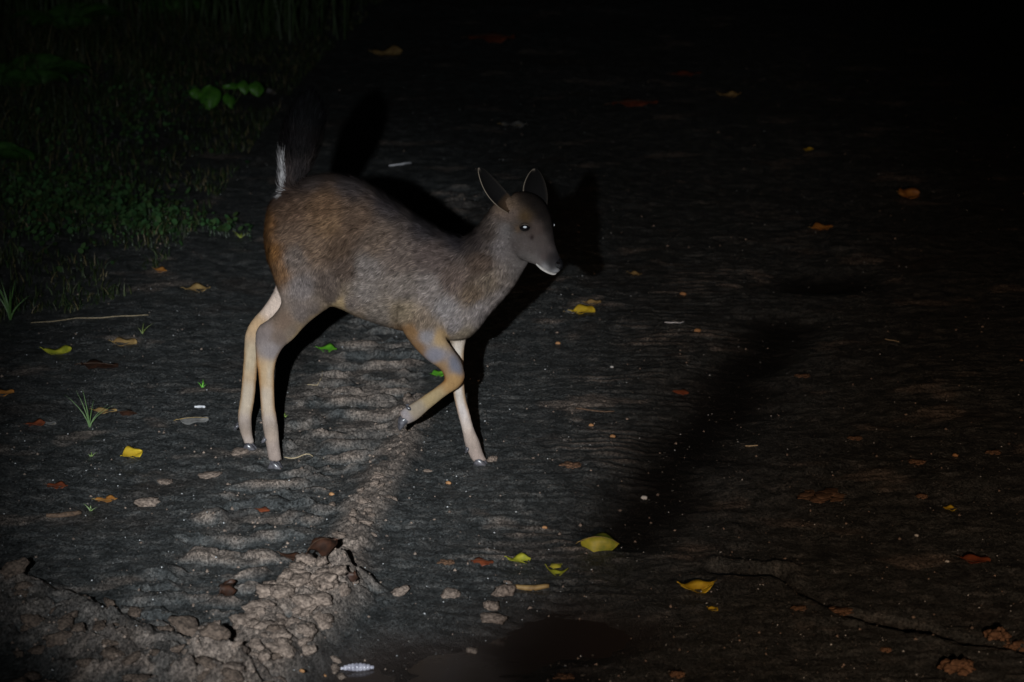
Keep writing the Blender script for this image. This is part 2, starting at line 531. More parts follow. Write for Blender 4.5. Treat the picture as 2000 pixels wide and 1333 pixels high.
fh = [(548, 470, 640, 480, NH0 + .05, .055), (542, 525, 640, 545, NH0 + .06, .055), (537, 562, 610, 580, mixY(NH0 + .06, Y_FH, .2), .045), (516, 598, 570, 612, mixY(NH0 + .06, Y_FH, .4), .034),
      (490, 628, 545, 640, mixY(NH0 + .06, Y_FH, .6), .027), (478, 655, 526, 664, mixY(NH0 + .06, Y_FH, .7), .023), (476, 692, 506, 696, mixY(NH0 + .06, Y_FH, .85), .020), (473, 732, 502, 735, Y_FH, .018),
      (469, 775, 498, 778, Y_FH, .0175), (464, 812, 492, 814, Y_FH, .020), (467, 838, 492, 836, Y_FH, .0195), (473, 856, 494, 852, Y_FH, .018), (478, 868, 497, 864, Y_FH, .019)]
lf.add(fh, 18)
Y_NF = YC(850) - .095
nf = [(782, 560, 880, 570, Y_NF + .02, .045), (779, 605, 880, 615, Y_NF, .046), (783, 640, 868, 650, Y_NF - .002, .038), (805, 674, 882, 678, Y_NF - .004, .031), (832, 702, 900, 703, Y_NF - .006, .026),
      (858, 720, 907, 724, Y_NF - .008, .023), (867, 736, 907, 742, Y_NF - .008, .022), (866, 744, 896, 757, Y_NF - .006, .020), (853, 755, 876, 770, Y_NF - .004, .0175), (833, 769, 854, 787, Y_NF, .0165),
      (812, 783, 834, 804, Y_NF + .004, .0165), (796, 793, 818, 818, Y_NF + .006, .020), (786, 799, 806, 825, Y_NF + .006, .020), (778, 805, 797, 829, Y_NF + .006, .018)]
lf.add(nf, 18)
FF0 = YC(890) + .05
ff = [(872, 600, 925, 600, FF0, .035), (876, 640, 915, 645, FF0 + .005, .030), (880, 680, 907, 682, mixY(FF0, Y_FF, .4), .023), (881, 722, 906, 722, mixY(FF0, Y_FF, .6), .021), (883, 752, 907, 751, mixY(FF0, Y_FF, .8), .0215),
      (887, 780, 910, 778, Y_FF, .0185), (894, 810, 918, 808, Y_FF, .0175), (902, 840, 926, 838, Y_FF, .018), (907, 866, 936, 860, Y_FF, .0215), (912, 880, 941, 876, Y_FF, .020), (918, 893, 946, 890, Y_FF, .0195), (923, 901, 951, 898, Y_FF, .020)]
lf.add(ff, 18)
# raised tail
TY = YC(560) + .0
tail = [(545, 400, 602, 385, TY, .032), (547, 372, 598, 360, TY, .032), (547, 335, 602, 338, TY, .030), (551, 295, 616, 300, TY + .005, .034), (560, 250, 626, 262, TY + .01, .034), (576, 212, 628, 226, TY + .015, .026), (602, 186, 618, 194, TY + .02, .008)]
lf.add(tail, 14)

me0 = bpy.data.meshes.new('lofts')
me0.from_pydata([tuple(v) for v in lf.V], [], lf.F)
bm = bmesh.new(); bm.from_mesh(me0); bmesh.ops.recalc_face_normals(bm, faces=bm.faces[:]); bm.to_mesh(me0); bm.free()
tmp = bpy.data.objects.new('lofts', me0)
COL.objects.link(tmp)
rm = tmp.modifiers.new('r', 'REMESH'); rm.mode = 'VOXEL'; rm.voxel_size = .0055; rm.use_smooth_shade = True
sm = tmp.modifiers.new('s', 'SMOOTH'); sm.factor = .5; sm.iterations = 7
dg = bpy.context.evaluated_depsgraph_get()
body_me = bpy.data.meshes.new_from_object(tmp.evaluated_get(dg))
bpy.data.objects.remove(tmp, do_unlink=True)
nv = len(body_me.vertices)
BV = np.empty(nv * 3, np.float32); body_me.vertices.foreach_get('co', BV); BV = BV.reshape(-1, 3).astype(float)

# coat: anchors in (px, py, side*px) with colour, hair length (mm), hair direction (x,y,z)
GB = (.120, .090, .070); OR = (.125, .064, .028); BR = (.105, .066, .040)
N_, F_ = -40, 40
TOR = (-.85, 0, -.5); DN = (-.05, 0, -1); NKD = (-.55, 0, -.85); MZ = (-.7, 0, .6)
A = [
 (560, 385, 0, (.075, .048, .034), 28, TOR), (620, 355, 0, (.050, .037, .031), 44, TOR), (700, 365, 0, (.044, .035, .032), 48, TOR), (770, 400, 0, (.046, .037, .034), 48, TOR), (840, 450, 0, (.040, .033, .031), 46, TOR), (900, 470, 0, (.034, .028, .027), 36, TOR),
 (520, 430, N_, OR, 26, (-.6, 0, -.8)), (530, 490, N_, (.135, .068, .027), 24, (-.4, 0, -.9)), (540, 530, N_, (.125, .070, .036), 18, DN),
 (570, 410, N_, (.085, .053, .034), 30, TOR), (570, 450, N_, (.115, .075, .050), 28, TOR), (640, 400, N_, (.110, .066, .038), 30, TOR), (650, 435, N_, (.130, .080, .046), 30, TOR), (700, 430, N_, (.090, .058, .038), 30, TOR), (620, 480, N_, (.125, .082, .054), 28, TOR), (580, 500, N_, (.125, .094, .074), 22, (-.5, 0, -.8)),
 (665, 480, N_, (.080, .052, .034), 28, (-.6, 0, -.7)), (680, 520, N_, (.075, .052, .038), 24, (-.6, 0, -.7)), (740, 470, N_, (.100, .070, .050), 28, TOR), (720, 520, N_, (.130, .104, .086), 24, TOR), (715, 570, N_, (.135, .108, .088), 22, TOR), (790, 500, N_, (.098, .072, .056), 28, TOR), (790, 560, N_, (.125, .098, .078), 24, TOR), (790, 610, N_, (.135, .100, .066), 22, TOR), (740, 615, N_, (.140, .110, .085), 20, TOR),  # first two: haunch and flank crease shade painted into the coat
 (850, 500, N_, (.080, .058, .047), 30, TOR), (845, 560, N_, (.118, .094, .078), 26, TOR), (890, 540, N_, (.085, .060, .046), 28, NKD), (875, 600, N_, (.138, .115, .100), 24, (-.7, 0, -.7)), (890, 635, N_, (.150, .124, .108), 20, (-.5, 0, -.8)), (830, 630, N_, (.110, .080, .056), 20, (-.5, 0, -.8)),
 (905, 655, N_, (.17, .13, .09), 16, TOR), (860, 662, 0, (.24, .17, .10), 14, TOR),
 (930, 460, N_, (.050, .038, .032), 34, NKD), (945, 510, N_, (.082, .056, .040), 30, NKD), (925, 570, N_, (.095, .066, .044), 26, NKD), (940, 605, N_, (.155, .126, .108), 22, NKD), (965, 545, N_, (.115, .085, .060), 26, NKD), (990, 540, N_, (.135, .104, .082), 22, NKD), (990, 575, N_, (.165, .134, .115), 18, NKD), (960, 450, N_, (.075, .056, .044), 26, NKD), (985, 480, N_, (.130, .106, .092), 16, NKD), (1010, 530, N_, (.155, .130, .113), 14, NKD),
 (590, 560, N_, (.120, .096, .082), 16, DN), (640, 555, N_, (.085, .062, .048), 18, DN), (664, 597, N_, (.36, .25, .13), 10, (-.7, 0, -.7)), (622, 624, N_, (.33, .225, .12), 8, (-.7, 0, -.7)), (648, 578, N_, (.085, .062, .048), 14, DN), (612, 606, N_, (.105, .080, .064), 10, DN), (688, 592, N_, (.13, .10, .08), 18, TOR), (570, 648, N_, (.14, .10, .07), 6, DN), (590, 610, N_, (.110, .085, .070), 12, DN), (555, 630, N_, (.120, .080, .055), 8, DN), (515, 650, N_, (.155, .118, .098), 6, DN), (530, 682, N_, (.19, .145, .118), 6, DN), (584, 660, N_, (.35, .23, .11), 6, DN), (545, 660, N_, (.13, .09, .065), 6, DN),
 (503, 730, N_, (.34, .17, .055), 6, DN), (514, 730, N_, (.37, .235, .12), 5, DN), (530, 730, N_, (.40, .285, .175), 5, DN), (523, 780, N_, (.41, .295, .19), 5, DN), (528, 840, N_, (.36, .272, .205), 6, DN), (535, 885, N_, (.30, .23, .185), 6, DN),
 (550, 570, F_, (.50, .39, .31), 10, DN), (535, 600, F_, (.52, .40, .31), 8, DN), (500, 640, F_, (.40, .26, .14), 6, DN), (488, 700, F_, (.40, .285, .165), 5, DN), (484, 780, F_, (.40, .29, .185), 5, DN), (480, 840, F_, (.33, .25, .19), 6, DN), (485, 865, F_, (.36, .285, .23), 6, DN),
 (800, 650, N_, (.150, .080, .034), 8, (.5, 0, -.85)), (835, 655, N_, (.165, .140, .126), 8, (.5, 0, -.85)), (860, 660, N_, (.28, .175, .08), 6, (.4, 0, -.85)), (812, 682, N_, (.165, .085, .036), 6, (.5, 0, -.85)), (850, 695, N_, (.150, .125, .118), 5, (.6, 0, -.75)), (895, 712, N_, (.112, .100, .100), 5, (.3, 0, -.9)), (858, 720, N_, (.20, .110, .048), 5, (.5, 0, -.85)), (885, 748, N_, (.27, .145, .052), 5, (-.6, 0, -.7)), (845, 778, N_, (.27, .180, .082), 5, (-.8, 0, -.5)), (810, 800, N_, (.22, .160, .100), 5, (-.8, 0, -.5)), (790, 812, N_, (.22, .175, .150), 6, (-.8, 0, -.5)),
 (895, 690, F_, (.50, .39, .28), 6, DN), (895, 760, F_, (.47, .37, .275), 5, DN), (910, 820, F_, (.47, .375, .30), 5, DN), (922, 860, F_, (.38, .295, .235), 6, DN), (937, 895, F_, (.32, .245, .20), 6, DN),
 (1025, 385, N_, (.009, .008, .008), 8, MZ), (1045, 400, N_, (.008, .008, .008), 8, MZ), (1062, 420, N_, (.009, .008, .008), 7, MZ), (1075, 445, N_, (.012, .011, .011), 6, MZ), (1083, 470, N_, (.022, .018, .018), 5, MZ),
 (995, 400, N_, (.20, .13, .08), 12, (-.6, 0, -.4)), (1000, 418, N_, (.15, .105, .08), 10, (-.6, 0, -.4)), (990, 450, N_, (.145, .124, .110), 10, (-.6, 0, -.5)), (1010, 440, N_, (.105, .080, .062), 8, (-.8, 0, .1)), (1024, 424, N_, (.110, .066, .030), 6, (-.8, 0, .3)), (1048, 447, N_, (.115, .082, .066), 6, MZ), (1012, 475, N_, (.125, .100, .086), 7, (-.8, 0, .2)), (1035, 485, N_, (.130, .104, .090), 7, (-.8, 0, .2)), (1030, 506, N_, (.165, .140, .122), 7, (-.8, 0, .2)), (1058, 470, N_, (.120, .094, .080), 5, MZ), (1068, 485, N_, (.112, .088, .078), 5, MZ), (1062, 502, N_, (.110, .084, .074), 4, (-.8, 0, .3)), (1050, 512, N_, (.20, .17, .15), 4, (-.8, 0, .3)),
 (1064, 525, N_, (.50, .47, .44), 3, (-.8, 0, .2)), (1082, 534, N_, (.58, .56, .54), 3, (-.8, 0, .2)), (1074, 516, N_, (.026, .022, .022), 3, MZ), (1080, 524, N_, (.02, .018, .018), 3, MZ), (1076, 503, N_, (.035, .028, .027), 3, MZ), (1086, 503, N_, (.020, .018, .019), 2, MZ), (1095, 515, N_, (.012, .012, .014), 2, MZ),
 (550, 360, 0, (.030, .022, .02), 45, (.05, 0, 1)), (585, 350, 0, (.022, .018, .017), 45, (.1, 0, 1)), (580, 300, 0, (.007, .006, .006), 60, (.12, 0, 1)), (600, 240, 0, (.006, .006, .006), 60, (.15, 0, 1)), (610, 200, 0, (.006, .006, .006), 50, (.1, 0, 1)),
 (700, 618, 0, (.17, .12, .08), 16, TOR), (672, 607, 0, (.33, .24, .13), 12, TOR),
]
# same coat on the far side where only the near one is given
A += [(a[0], a[1], F_, a[3], a[4], a[5]) for a in A if a[2] == N_ and a[1] < 545 and not (a[0] < 560 and a[1] > 500)]
AP = np.array([a[:3] for a in A], float); AC = np.array([a[3] for a in A]); AL = np.array([a[4] for a in A], float)
mn_ = np.array((.100, .075, .058)); tk = (AL >= 16) & (AP[:, 0] < 1000) & (AP[:, 1] > 380)
AC[tk] = mn_ * (AC[tk] / mn_) ** 1.22
AC[AP[:, 0] > 1005] *= .82; AD = np.array([a[5] for a in A], float)

def coat(P):
    px, py = proj(P)
    yc = Y_HIP + (Y_SHO - Y_HIP) * (px - 530) / 370
    yc = np.where(px > 960, yc - .03, yc)
    s = np.clip((P[:, 1] - yc) * 570, -45, 45)
    C = np.zeros((len(P), 3)); L = np.zeros(len(P)); D = np.zeros((len(P), 3))
    for i in range(0, len(P), 20000):
        q = np.stack([px[i:i + 20000], py[i:i + 20000], s[i:i + 20000] * .55], 1)
        ap = AP.copy(); ap[:, 2] *= .55
        d2 = ((q[:, None, :] - ap[None]) ** 2).sum(2)
        wt = 1 / (d2 + 40) ** 2.3
        wt /= wt.sum(1, keepdims=True)
        C[i:i + 20000] = wt @ AC; L[i:i + 20000] = wt @ AL; D[i:i + 20000] = wt @ AD
    return C, L, D, px, py

C, L, D, PX, PY = coat(BV)
BN = np.empty(nv * 3, np.float32); body_me.vertices.foreach_get('normal', BN); BN = BN.reshape(-1, 3)
# white stripe of raised tail's underside
m = (PY < 382) & (PY > 308) & (PX < 556)
C[m] = C[m] * .3 + np.array((.62, .58, .54)) * .7
# gland below the eye, dark eye surround, mouth line
def blotch(cx, cy, rx, ry, col, k=1.0):
    d = ((PX - cx) / rx) ** 2 + ((PY - cy) / ry) ** 2
    wv = np.exp(-d * 1.3)[:, None] * k * (BN[:, 1] < .2)[:, None]
    C[:] = C * (1 - wv) + np.array(col) * wv
blotch(1025, 445, 13, 10, (.014, .011, .010)); blotch(1039, 464, 4.5, 6, (.02, .011, .010)); blotch(1012, 447, 6, 8, (.17, .10, .05), .5)
nz_ = (fbm((PX + PY * .7) / 34, (PY - PX * .55) / 9, 4) * np.clip((L - 5) / 16, .12, 1))[:, None]
nz_ = nz_ + (.22 * fbm(PX / 5, PY / 19, 3) * (L < 12))[:, None]
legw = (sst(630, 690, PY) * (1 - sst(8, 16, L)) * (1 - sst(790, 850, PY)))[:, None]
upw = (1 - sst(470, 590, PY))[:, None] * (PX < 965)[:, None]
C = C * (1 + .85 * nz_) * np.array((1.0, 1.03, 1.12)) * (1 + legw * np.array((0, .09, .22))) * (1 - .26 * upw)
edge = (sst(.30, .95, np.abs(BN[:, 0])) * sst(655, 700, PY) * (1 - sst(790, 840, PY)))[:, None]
C = C * (1 - edge * np.array((.12, .32, .52)))  # leg edges: orange hair plus painted contour shade
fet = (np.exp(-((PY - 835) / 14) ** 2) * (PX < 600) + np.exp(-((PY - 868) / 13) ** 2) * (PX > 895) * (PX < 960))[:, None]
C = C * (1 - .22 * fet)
C = np.clip(C, .003, 1)
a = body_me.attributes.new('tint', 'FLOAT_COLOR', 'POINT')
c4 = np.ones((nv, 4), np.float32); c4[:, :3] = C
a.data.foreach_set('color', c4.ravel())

deer_base = Vector((at(720, 900, YC(720)).x, YC(720), 0))
deer = empty('deer', (0, 0, 0))
tag(deer, 'young brown deer stepping across the muddy track with tail raised and one foreleg lifted', 'deer')

coat_m = attr_mat('deer_hide', .8, .04)
n_ = coat_m.node_tree.nodes; l_ = coat_m.node_tree.links
tcn = n_.new('ShaderNodeTexCoord'); nzn = n_.new('ShaderNodeTexNoise'); nzn.inputs['Scale'].default_value = 220; nzn.inputs['Detail'].default_value = 4
l_.new(tcn.outputs['Object'], nzn.inputs['Vector'])
bpn = n_.new('ShaderNodeBump'); bpn.inputs['Strength'].default_value = .5; bpn.inputs['Distance'].default_value = .003
l_.new(nzn.outputs['Fac'], bpn.inputs['Height']); l_.new(bpn.outputs['Normal'], n_['Principled BSDF'].inputs['Normal'])
body_me.materials.clear(); body_me.materials.append(coat_m)
body_me.polygons.foreach_set('use_smooth', np.ones(len(body_me.polygons), bool))
body = bpy.data.objects.new('body', body_me); COL.objects.link(body); body.parent = deer

# fur strands
def fur(n_hair):
    body_me.calc_loop_triangles()
    T = np.empty(len(body_me.loop_triangles) * 3, np.int32); body_me.loop_triangles.foreach_get('vertices', T); T = T.reshape(-1, 3)
    p0, p1, p2 = BV[T[:, 0]], BV[T[:, 1]], BV[T[:, 2]]
    ar = np.linalg.norm(np.cross(p1 - p0, p2 - p0), axis=1)
    nrm = np.cross(p1 - p0, p2 - p0) / (ar[:, None] + 1e-12)
    lt = L[T].mean(1)
    wgt = ar * (1 + 25 / (lt + 6))
    k = rng.choice(len(T), n_hair, p=wgt / wgt.sum())
    u = rng.random(n_hair); v = rng.random(n_hair); f = u + v > 1; u[f] = 1 - u[f]; v[f] = 1 - v[f]
    def it(arr): return arr[T[k, 0]] * (1 - u - v)[:, None] + arr[T[k, 1]] * u[:, None] + arr[T[k, 2]] * v[:, None]
    P = it(BV); N = it(BN.astype(float)); N /= np.linalg.norm(N, axis=1)[:, None] + 1e-9
    Ch = it(C); Dh = it(D); Lh = (L[T[k, 0]] * (1 - u - v) + L[T[k, 1]] * u + L[T[k, 2]] * v) / 1000
    px, py = proj(P)
    # skip muzzle tip and eye
    keep = ~(((px - 1025) / 14) ** 2 + ((py - 444) / 11) ** 2 < 1) & ~((px > 1086) & (py > 500) & (py < 530))
    P, N, Ch, Dh, Lh, px, py = P[keep], N[keep], Ch[keep], Dh[keep], Lh[keep], px[keep], py[keep]
    n = len(P)
    # clump noise turns the flow
    ang = .55 * fbm(px / 30, py / 30, 2) + .5 * fbm(px / 9 + 50, py / 9, 2) + rng.normal(0, .16, n)
    ca, sa = np.cos(ang), np.sin(ang)
    Dh = np.stack([Dh[:, 0] * ca - Dh[:, 2] * sa, Dh[:, 1] + rng.normal(0, .12, n), Dh[:, 0] * sa + Dh[:, 2] * ca], 1)
    t = Dh - N * (Dh * N).sum(1)[:, None]
    t /= np.linalg.norm(t, axis=1)[:, None] + 1e-6
    lift = np.clip(rng.normal(.34, .12, n), .08, .8) + .12 * (Lh > .028)
    ln = Lh * rng.uniform(.65, 1.2, n)
    d1 = t + N * lift[:, None]; d1 /= np.linalg.norm(d1, axis=1)[:, None]
    d2 = t + N * (lift * .45)[:, None]; d2 /= np.linalg.norm(d2, axis=1)[:, None]
    a0 = P - N * .001
    a1 = a0 + d1 * (ln * .5)[:, None]
    a2 = a1 + d2 * (ln * .5)[:, None]
    side = np.cross(t, N); side /= np.linalg.norm(side, axis=1)[:, None] + 1e-6
    wd = (.0006 + .0006 * np.clip(Lh / .03, 0, 1.2))[:, None]
    Vh = np.stack([a0 - side * wd, a0 + side * wd, a1 - side * wd * .75, a1 + side * wd * .75, a2], 1).reshape(-1, 3)
    b = np.arange(n)[:, None] * 5
    Th = np.concatenate([b + [0, 1, 3], b + [0, 3, 2], b + [2, 3, 4]], 0)
    cl_ = fbm((px + py * .7) / 11 + 9, (py - px * .55) / 4, 3)
    var = np.clip(rng.normal(1.1, .19, n) * (1 + 1.3 * cl_ * np.clip(Lh / .022, .2, 1)), .3, 2.4)[:, None]
    tone = Ch * var
    gl = rng.random(n)[:, None]
    tone = np.where((gl > .93) & (Lh[:, None] > .015), tone * 1.6, tone)
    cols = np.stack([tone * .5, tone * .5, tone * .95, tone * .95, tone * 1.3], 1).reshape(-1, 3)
    nn = N + t * .15; nn /= np.linalg.norm(nn, axis=1)[:, None]
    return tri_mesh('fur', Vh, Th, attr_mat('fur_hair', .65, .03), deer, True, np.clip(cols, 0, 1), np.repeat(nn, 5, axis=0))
fur_o = fur(190000)
tag(fur_o, None, None, None, 'stuff')

# ears: cupped shells with a pale rim
def ear(base, tip, yb, yt, width, facing, name, side):
    b0 = at(*base, yb); t0 = at(*tip, yt)
    axis = t0 - b0
    Ln = axis.length; ax = axis.normalized()
    f = (Vector(facing) - ax * Vector(facing).dot(ax)).normalized()   # the way the cup opens
    s = ax.cross(f)
    nu, nw = 18, 14
    Vs, cols = [], []
    for layer in (0, 1):
        for i in range(nu + 1):
            u = i / nu
            hw = width * (math.sin(math.pi * min(1, (u * .84 + .16) * .985) ** .95) ** .62)
            for j in range(nw + 1):
                v = -1 + 2 * j / nw
                th = v * 1.15
                cup = (1 - u * .55)
                p = b0 + ax * (u * Ln) + s * (hw * math.sin(th) / math.sin(1.15)) - f * (hw * .75 * cup * (math.cos(th) - math.cos(1.15)) )
                p += -f * (.012 * math.sin(u * math.pi))
                th_ = .003 * (1 - .6 * abs(v) ** 4) * (1 if u < 1 else .3)
                p += f * (th_ if layer == 0 else -th_)
                Vs.append(p)
                rim = max(0, (v * side - .80) / .2) + .12 * max(0, (-v * side - .8) / .2)
                rim = min(1, max(rim, (u - .94) / .06 if u > .94 and v * side > -.2 else 0))
                if layer == 0:
                    c = np.array((.014, .013, .013)) * (1 - rim) + np.array((.34, .28, .22)) * rim
                    if u < .25 and name == 'ear' and base[0] < 1020: c = c * .4 + np.array((.20, .12, .07)) * .6 * (1 - u * 3)
                else:
                    c = np.array((.06, .048, .04)) * (1 - rim) + np.array((.30, .24, .18)) * rim
                cols.append(c)
    W = nw + 1; off = (nu + 1) * W
    Fq = []
    for i in range(nu):
        for j in range(nw):
            q = i * W + j
            Fq.append((q, q + 1, q + W + 1, q + W)); Fq.append((off + q, off + q + W, off + q + W + 1, off + q + 1))
        q = i * W; Fq.append((q, q + W, off + q + W, off + q))
        q = i * W + nw; Fq.append((q, off + q, off + q + W, q + W))
    for j in range(nw):
        q = nu * W + j; Fq.append((q, q + 1, off + q + 1, off + q))
        Fq.append((j, off + j, off + j + 1, j + 1))
    return tri_mesh(name, np.array([tuple(v) for v in Vs]), np.array(Fq), coat_m, deer, True, np.array(cols))
ear((1000, 408), (935, 328), HY - .045, HY - .055, .036, (.75, -.65, .25), 'ear', -1)
ear((1052, 408), (1044, 330), HY + .012, HY + .03, .046, (.5, -.85, .0), 'ear', -1)

# eyes, nose, hooves, dewclaws
eye_m, n_, l_, b_ = new_mat('eye_dark'); b_.inputs['Base Color'].default_value = (.008, .007, .008, 1); b_.inputs['Roughness'].default_value = .06; b_.inputs['Coat Weight'].default_value = 1
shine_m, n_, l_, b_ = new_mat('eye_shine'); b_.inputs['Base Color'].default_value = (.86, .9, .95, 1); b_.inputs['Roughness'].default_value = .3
nose_m = noise_mat('nose_skin', (.006, .006, .008), (.016, .016, .019), 170, .5, 1.0, .004, .35)
horn_m = noise_mat('hoof_horn', (.035, .034, .04), (.13, .125, .14), 60, .3, .25, .002, .6)

def sphere(c, r, sx=(1, 1, 1), seg=14, ring=9):
    Vs, Fs = [], []
    for i in range(ring + 1):
        ph = math.pi * i / ring
        for k in range(seg):
            t = 2 * math.pi * k / seg
            Vs.append(Vector(c) + Vector((math.sin(ph) * math.cos(t) * sx[0], math.sin(ph) * math.sin(t) * sx[1], math.cos(ph) * sx[2])) * r)
    for i in range(ring):
        for k in range(seg):
            Fs.append((i * seg + k, i * seg + (k + 1) % seg, (i + 1) * seg + (k + 1) % seg, (i + 1) * seg + k))
    return Vs, Fs

def surf_y(px, py, far=False):     # depth of the hide under a pixel
    d = (PX - px) ** 2 + (PY - py) ** 2
    i = np.where(d < 16)[0]
    if len(i) == 0: i = np.array([np.argmin(d)])
    return float(BV[i, 1].max() if far else BV[i, 1].min())
ye = surf_y(1025, 444)
ec = at(1025, 444, ye + .003)
e = mesh_obj('eye', *sphere(ec, .0175, (1.08, .95, .84)), eye_m, deer)
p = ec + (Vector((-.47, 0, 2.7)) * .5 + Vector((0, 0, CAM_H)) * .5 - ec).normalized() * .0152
mesh_obj('painted_glint', *sphere(p + Vector((.001, 0, 0)), .0050, (1.25, .5, .75)), shine_m, e)  # eyeshine glint painted as a pale spot on the eye
# upper lid
pts = []
for k in range(9):
    t = math.pi * (0.02 + .96 * k / 8)
    pts.append(ec + Vector((math.cos(t) * .0165, -.006 - .009 * math.sin(t), math.sin(t) * .0125 + .001)))
lid_m = noise_mat('lid_skin', (.05, .036, .026), (.09, .065, .045), 90, .6)
mesh_obj('eyelid', *tube(pts, [.0012] + [.0028] * 7 + [.0012], 6), lid_m, deer)
yf_ = surf_y(1078, 437, True)
mesh_obj('eye', *sphere(at(1077.5, 439, HY + .012), .0125, (.9, 1, .9)), eye_m, deer)
fe = mesh_obj('painted_glint', *sphere(at(1082.5, 440, HY + .004), .0032, (.6, .6, 1.1), 8, 6), shine_m, deer)  # painted glint on the far eye
# nose pad
yn = HY - .082
nV, nF = [], []
lo = Loft()
lo.add([(1087, 500, 1076, 512, yn + .014, .024), (1093, 503, 1077, 520, yn + .005, .029), (1098, 508, 1081, 526, yn + .001, .0285), (1101, 515, 1088, 529, yn - .002, .022), (1101, 521, 1096, 527, yn - .004, .010)], 16)
mesh_obj('nose', lo.V, lo.F, nose_m, deer)
for q in (0, 1):
    mesh_obj('nostril', *sphere(at(1090 + 4 * q, 514 - q, yn - .024 + .04 * q), .0055, (1.2, .6, .8), 10, 6), lid_m if False else eye_m, deer)
# lower lip
lo = Loft()
lo.add([(1048, 511, 1046, 516, yn + .022, .020), (1058, 519, 1055, 525, yn + .014, .024), (1070, 527, 1067, 532, yn + .005, .023), (1081, 532, 1078, 536, yn - .002, .019), (1087, 533, 1085, 536, yn - .005, .010)], 12)
lip_m = noise_mat('white_chin', (.55, .52, .49), (.72, .69, .66), 120, .7)
mesh_obj('chin', lo.V, lo.F, lip_m, deer)

def hoof(ankle, toe_dir, spread_dir, length, hgt, flat_z=None):
    """two toes in one hoof; ankle: centre of the pastern end, toes run along toe_dir"""
    Vs, Fs = [], []
    td = Vector(toe_dir).normalized(); sd = Vector(spread_dir).normalized()
    up = td.cross(sd); up = up if up.z > 0 else -up
    for s in (-1, 1):
        rings = []
        c = Vector(ankle) + sd * (s * .0105)
        for i, (f, wdt, dn, hh) in enumerate([(-.30, .0085, 0.0, .35), (-.1, .0115, .0, .9), (.2, .012, 0, 1.0), (.55, .0105, 0, .72), (.85, .007, 0, .38), (1.0, .002, 0, .14)]):
            ring = []
            for k in range(10):
                t = 2 * math.pi * k / 10
                ct, si = math.cos(t), math.sin(t)
                y = wdt * math.copysign(abs(ct) ** .8, ct) + (-s * .003 * f)
                z = hgt * hh * (si * .5 + .5 if si > -0.3 else .0)
                ring.append(c + td * (f * length) + sd * y + up * (z - hgt))
            rings.append(ring)
        b = len(Vs)
        for r in rings: Vs += r
        for i in range(len(rings) - 1):
            for k in range(10):
                Fs.append((b + i * 10 + k, b + i * 10 + (k + 1) % 10, b + (i + 1) * 10 + (k + 1) % 10, b + (i + 1) * 10 + k))
        Fs.append(tuple(b + k for k in range(9, -1, -1))); Fs.append(tuple(b + (len(rings) - 1) * 10 + k for k in range(10)))
    return mesh_obj('hoof', Vs, Fs, horn_m, deer)

def dewclaw(px, py, Y, d):
    c = at(px, py, Y)
    for s in (-1, 1):
        q = c + Vector((0, s * .011, 0))
        dd = Vector(d).normalized()
        mesh_obj('dewclaw', *tube([q - dd * .008, q, q + dd * .009, q + dd * .016], [.006, .0075, .006, .0015], 8), horn_m, deer)

def grounded(px, Y):
    x = at(px, 900, Y).x
    return Vector((x, Y, hz(x, Y)))
g = grounded(534, Y_NH); hoof(g + Vector((0, 0, .030)), (1, -.35, -.12), (.25, 1, 0), .040, .036); dewclaw(517, 858, Y_NH, (-.7, 0, -.7))
g = grounded(484, Y_FH); hoof(g + Vector((.002, 0, .028)), (1, -.2, -.1), (.2, 1, 0), .036, .033); dewclaw(463, 832, Y_FH, (-.7, 0, -.75))
g = grounded(934, Y_FF); hoof(g + Vector((0, 0, .026)), (1, -.3, -.08), (.25, 1, 0), .036, .031); dewclaw(913, 876, Y_FF, (-.5, 0, -.85))
c = at(780, 820, Y_NF + .006); hoof(c + Vector((.004, 0, .012)), (-.55, -.1, -.75), (-.2, 1, 0), .042, .026); dewclaw(800, 797, Y_NF + .006, (-.7, 0, .5))

deer.location = deer_base
for ch_ in deer.children:
    ch_.location = ch_.location - deer_base

# ================================================================== LITTER
def leaf_geo(L_, W_, curl, fold, twist, seed, shape=1.0, wavy=.05):
    r = random.Random(seed)
    nu, nw = 14, 6
    Vs, Fs = [], []
    ph = r.uniform(0, 6)
    for layer in (0, 1):
        for i in range(nu + 1):
            u = i / nu
            wv = W_ * .5 * (math.sin(math.pi * u ** shape) ** .75 if 0 < u < 1 else .02)
            for j in range(nw + 1):
                v = -1 + 2 * j / nw
                x = (u - .5) * L_; y = wv * v * math.cos(fold * .6)
                z = abs(v) * wv * math.sin(fold) + curl * L_ * ((u - .5) ** 2) * 2 + wavy * W_ * math.sin(u * 9 + ph + v * 2) * abs(v)
                a_ = twist * (u - .5)
                y, z = y * math.cos(a_) - z * math.sin(a_), y * math.sin(a_) + z * math.cos(a_)
                Vs.append(Vector((x, y, z + (0.0004 if layer else -.0004))))
    Wd = nw + 1; off = (nu + 1) * Wd
    for i in range(nu):
        for j in range(nw):
            q = i * Wd + j
            Fs.append((off + q, off + q + 1, off + q + Wd + 1, off + q + Wd)); Fs.append((q, q + Wd, q + Wd + 1, q + 1))
        q = i * Wd; Fs.append((q, off + q, off + q + Wd, q + Wd)); q = i * Wd + nw; Fs.append((q, q + Wd, off + q + Wd, off + q))
    mid = [Vs[off + i * Wd + nw // 2] + Vector((0, 0, .0006)) for i in range(nu + 1)]
    return Vs, Fs, mid

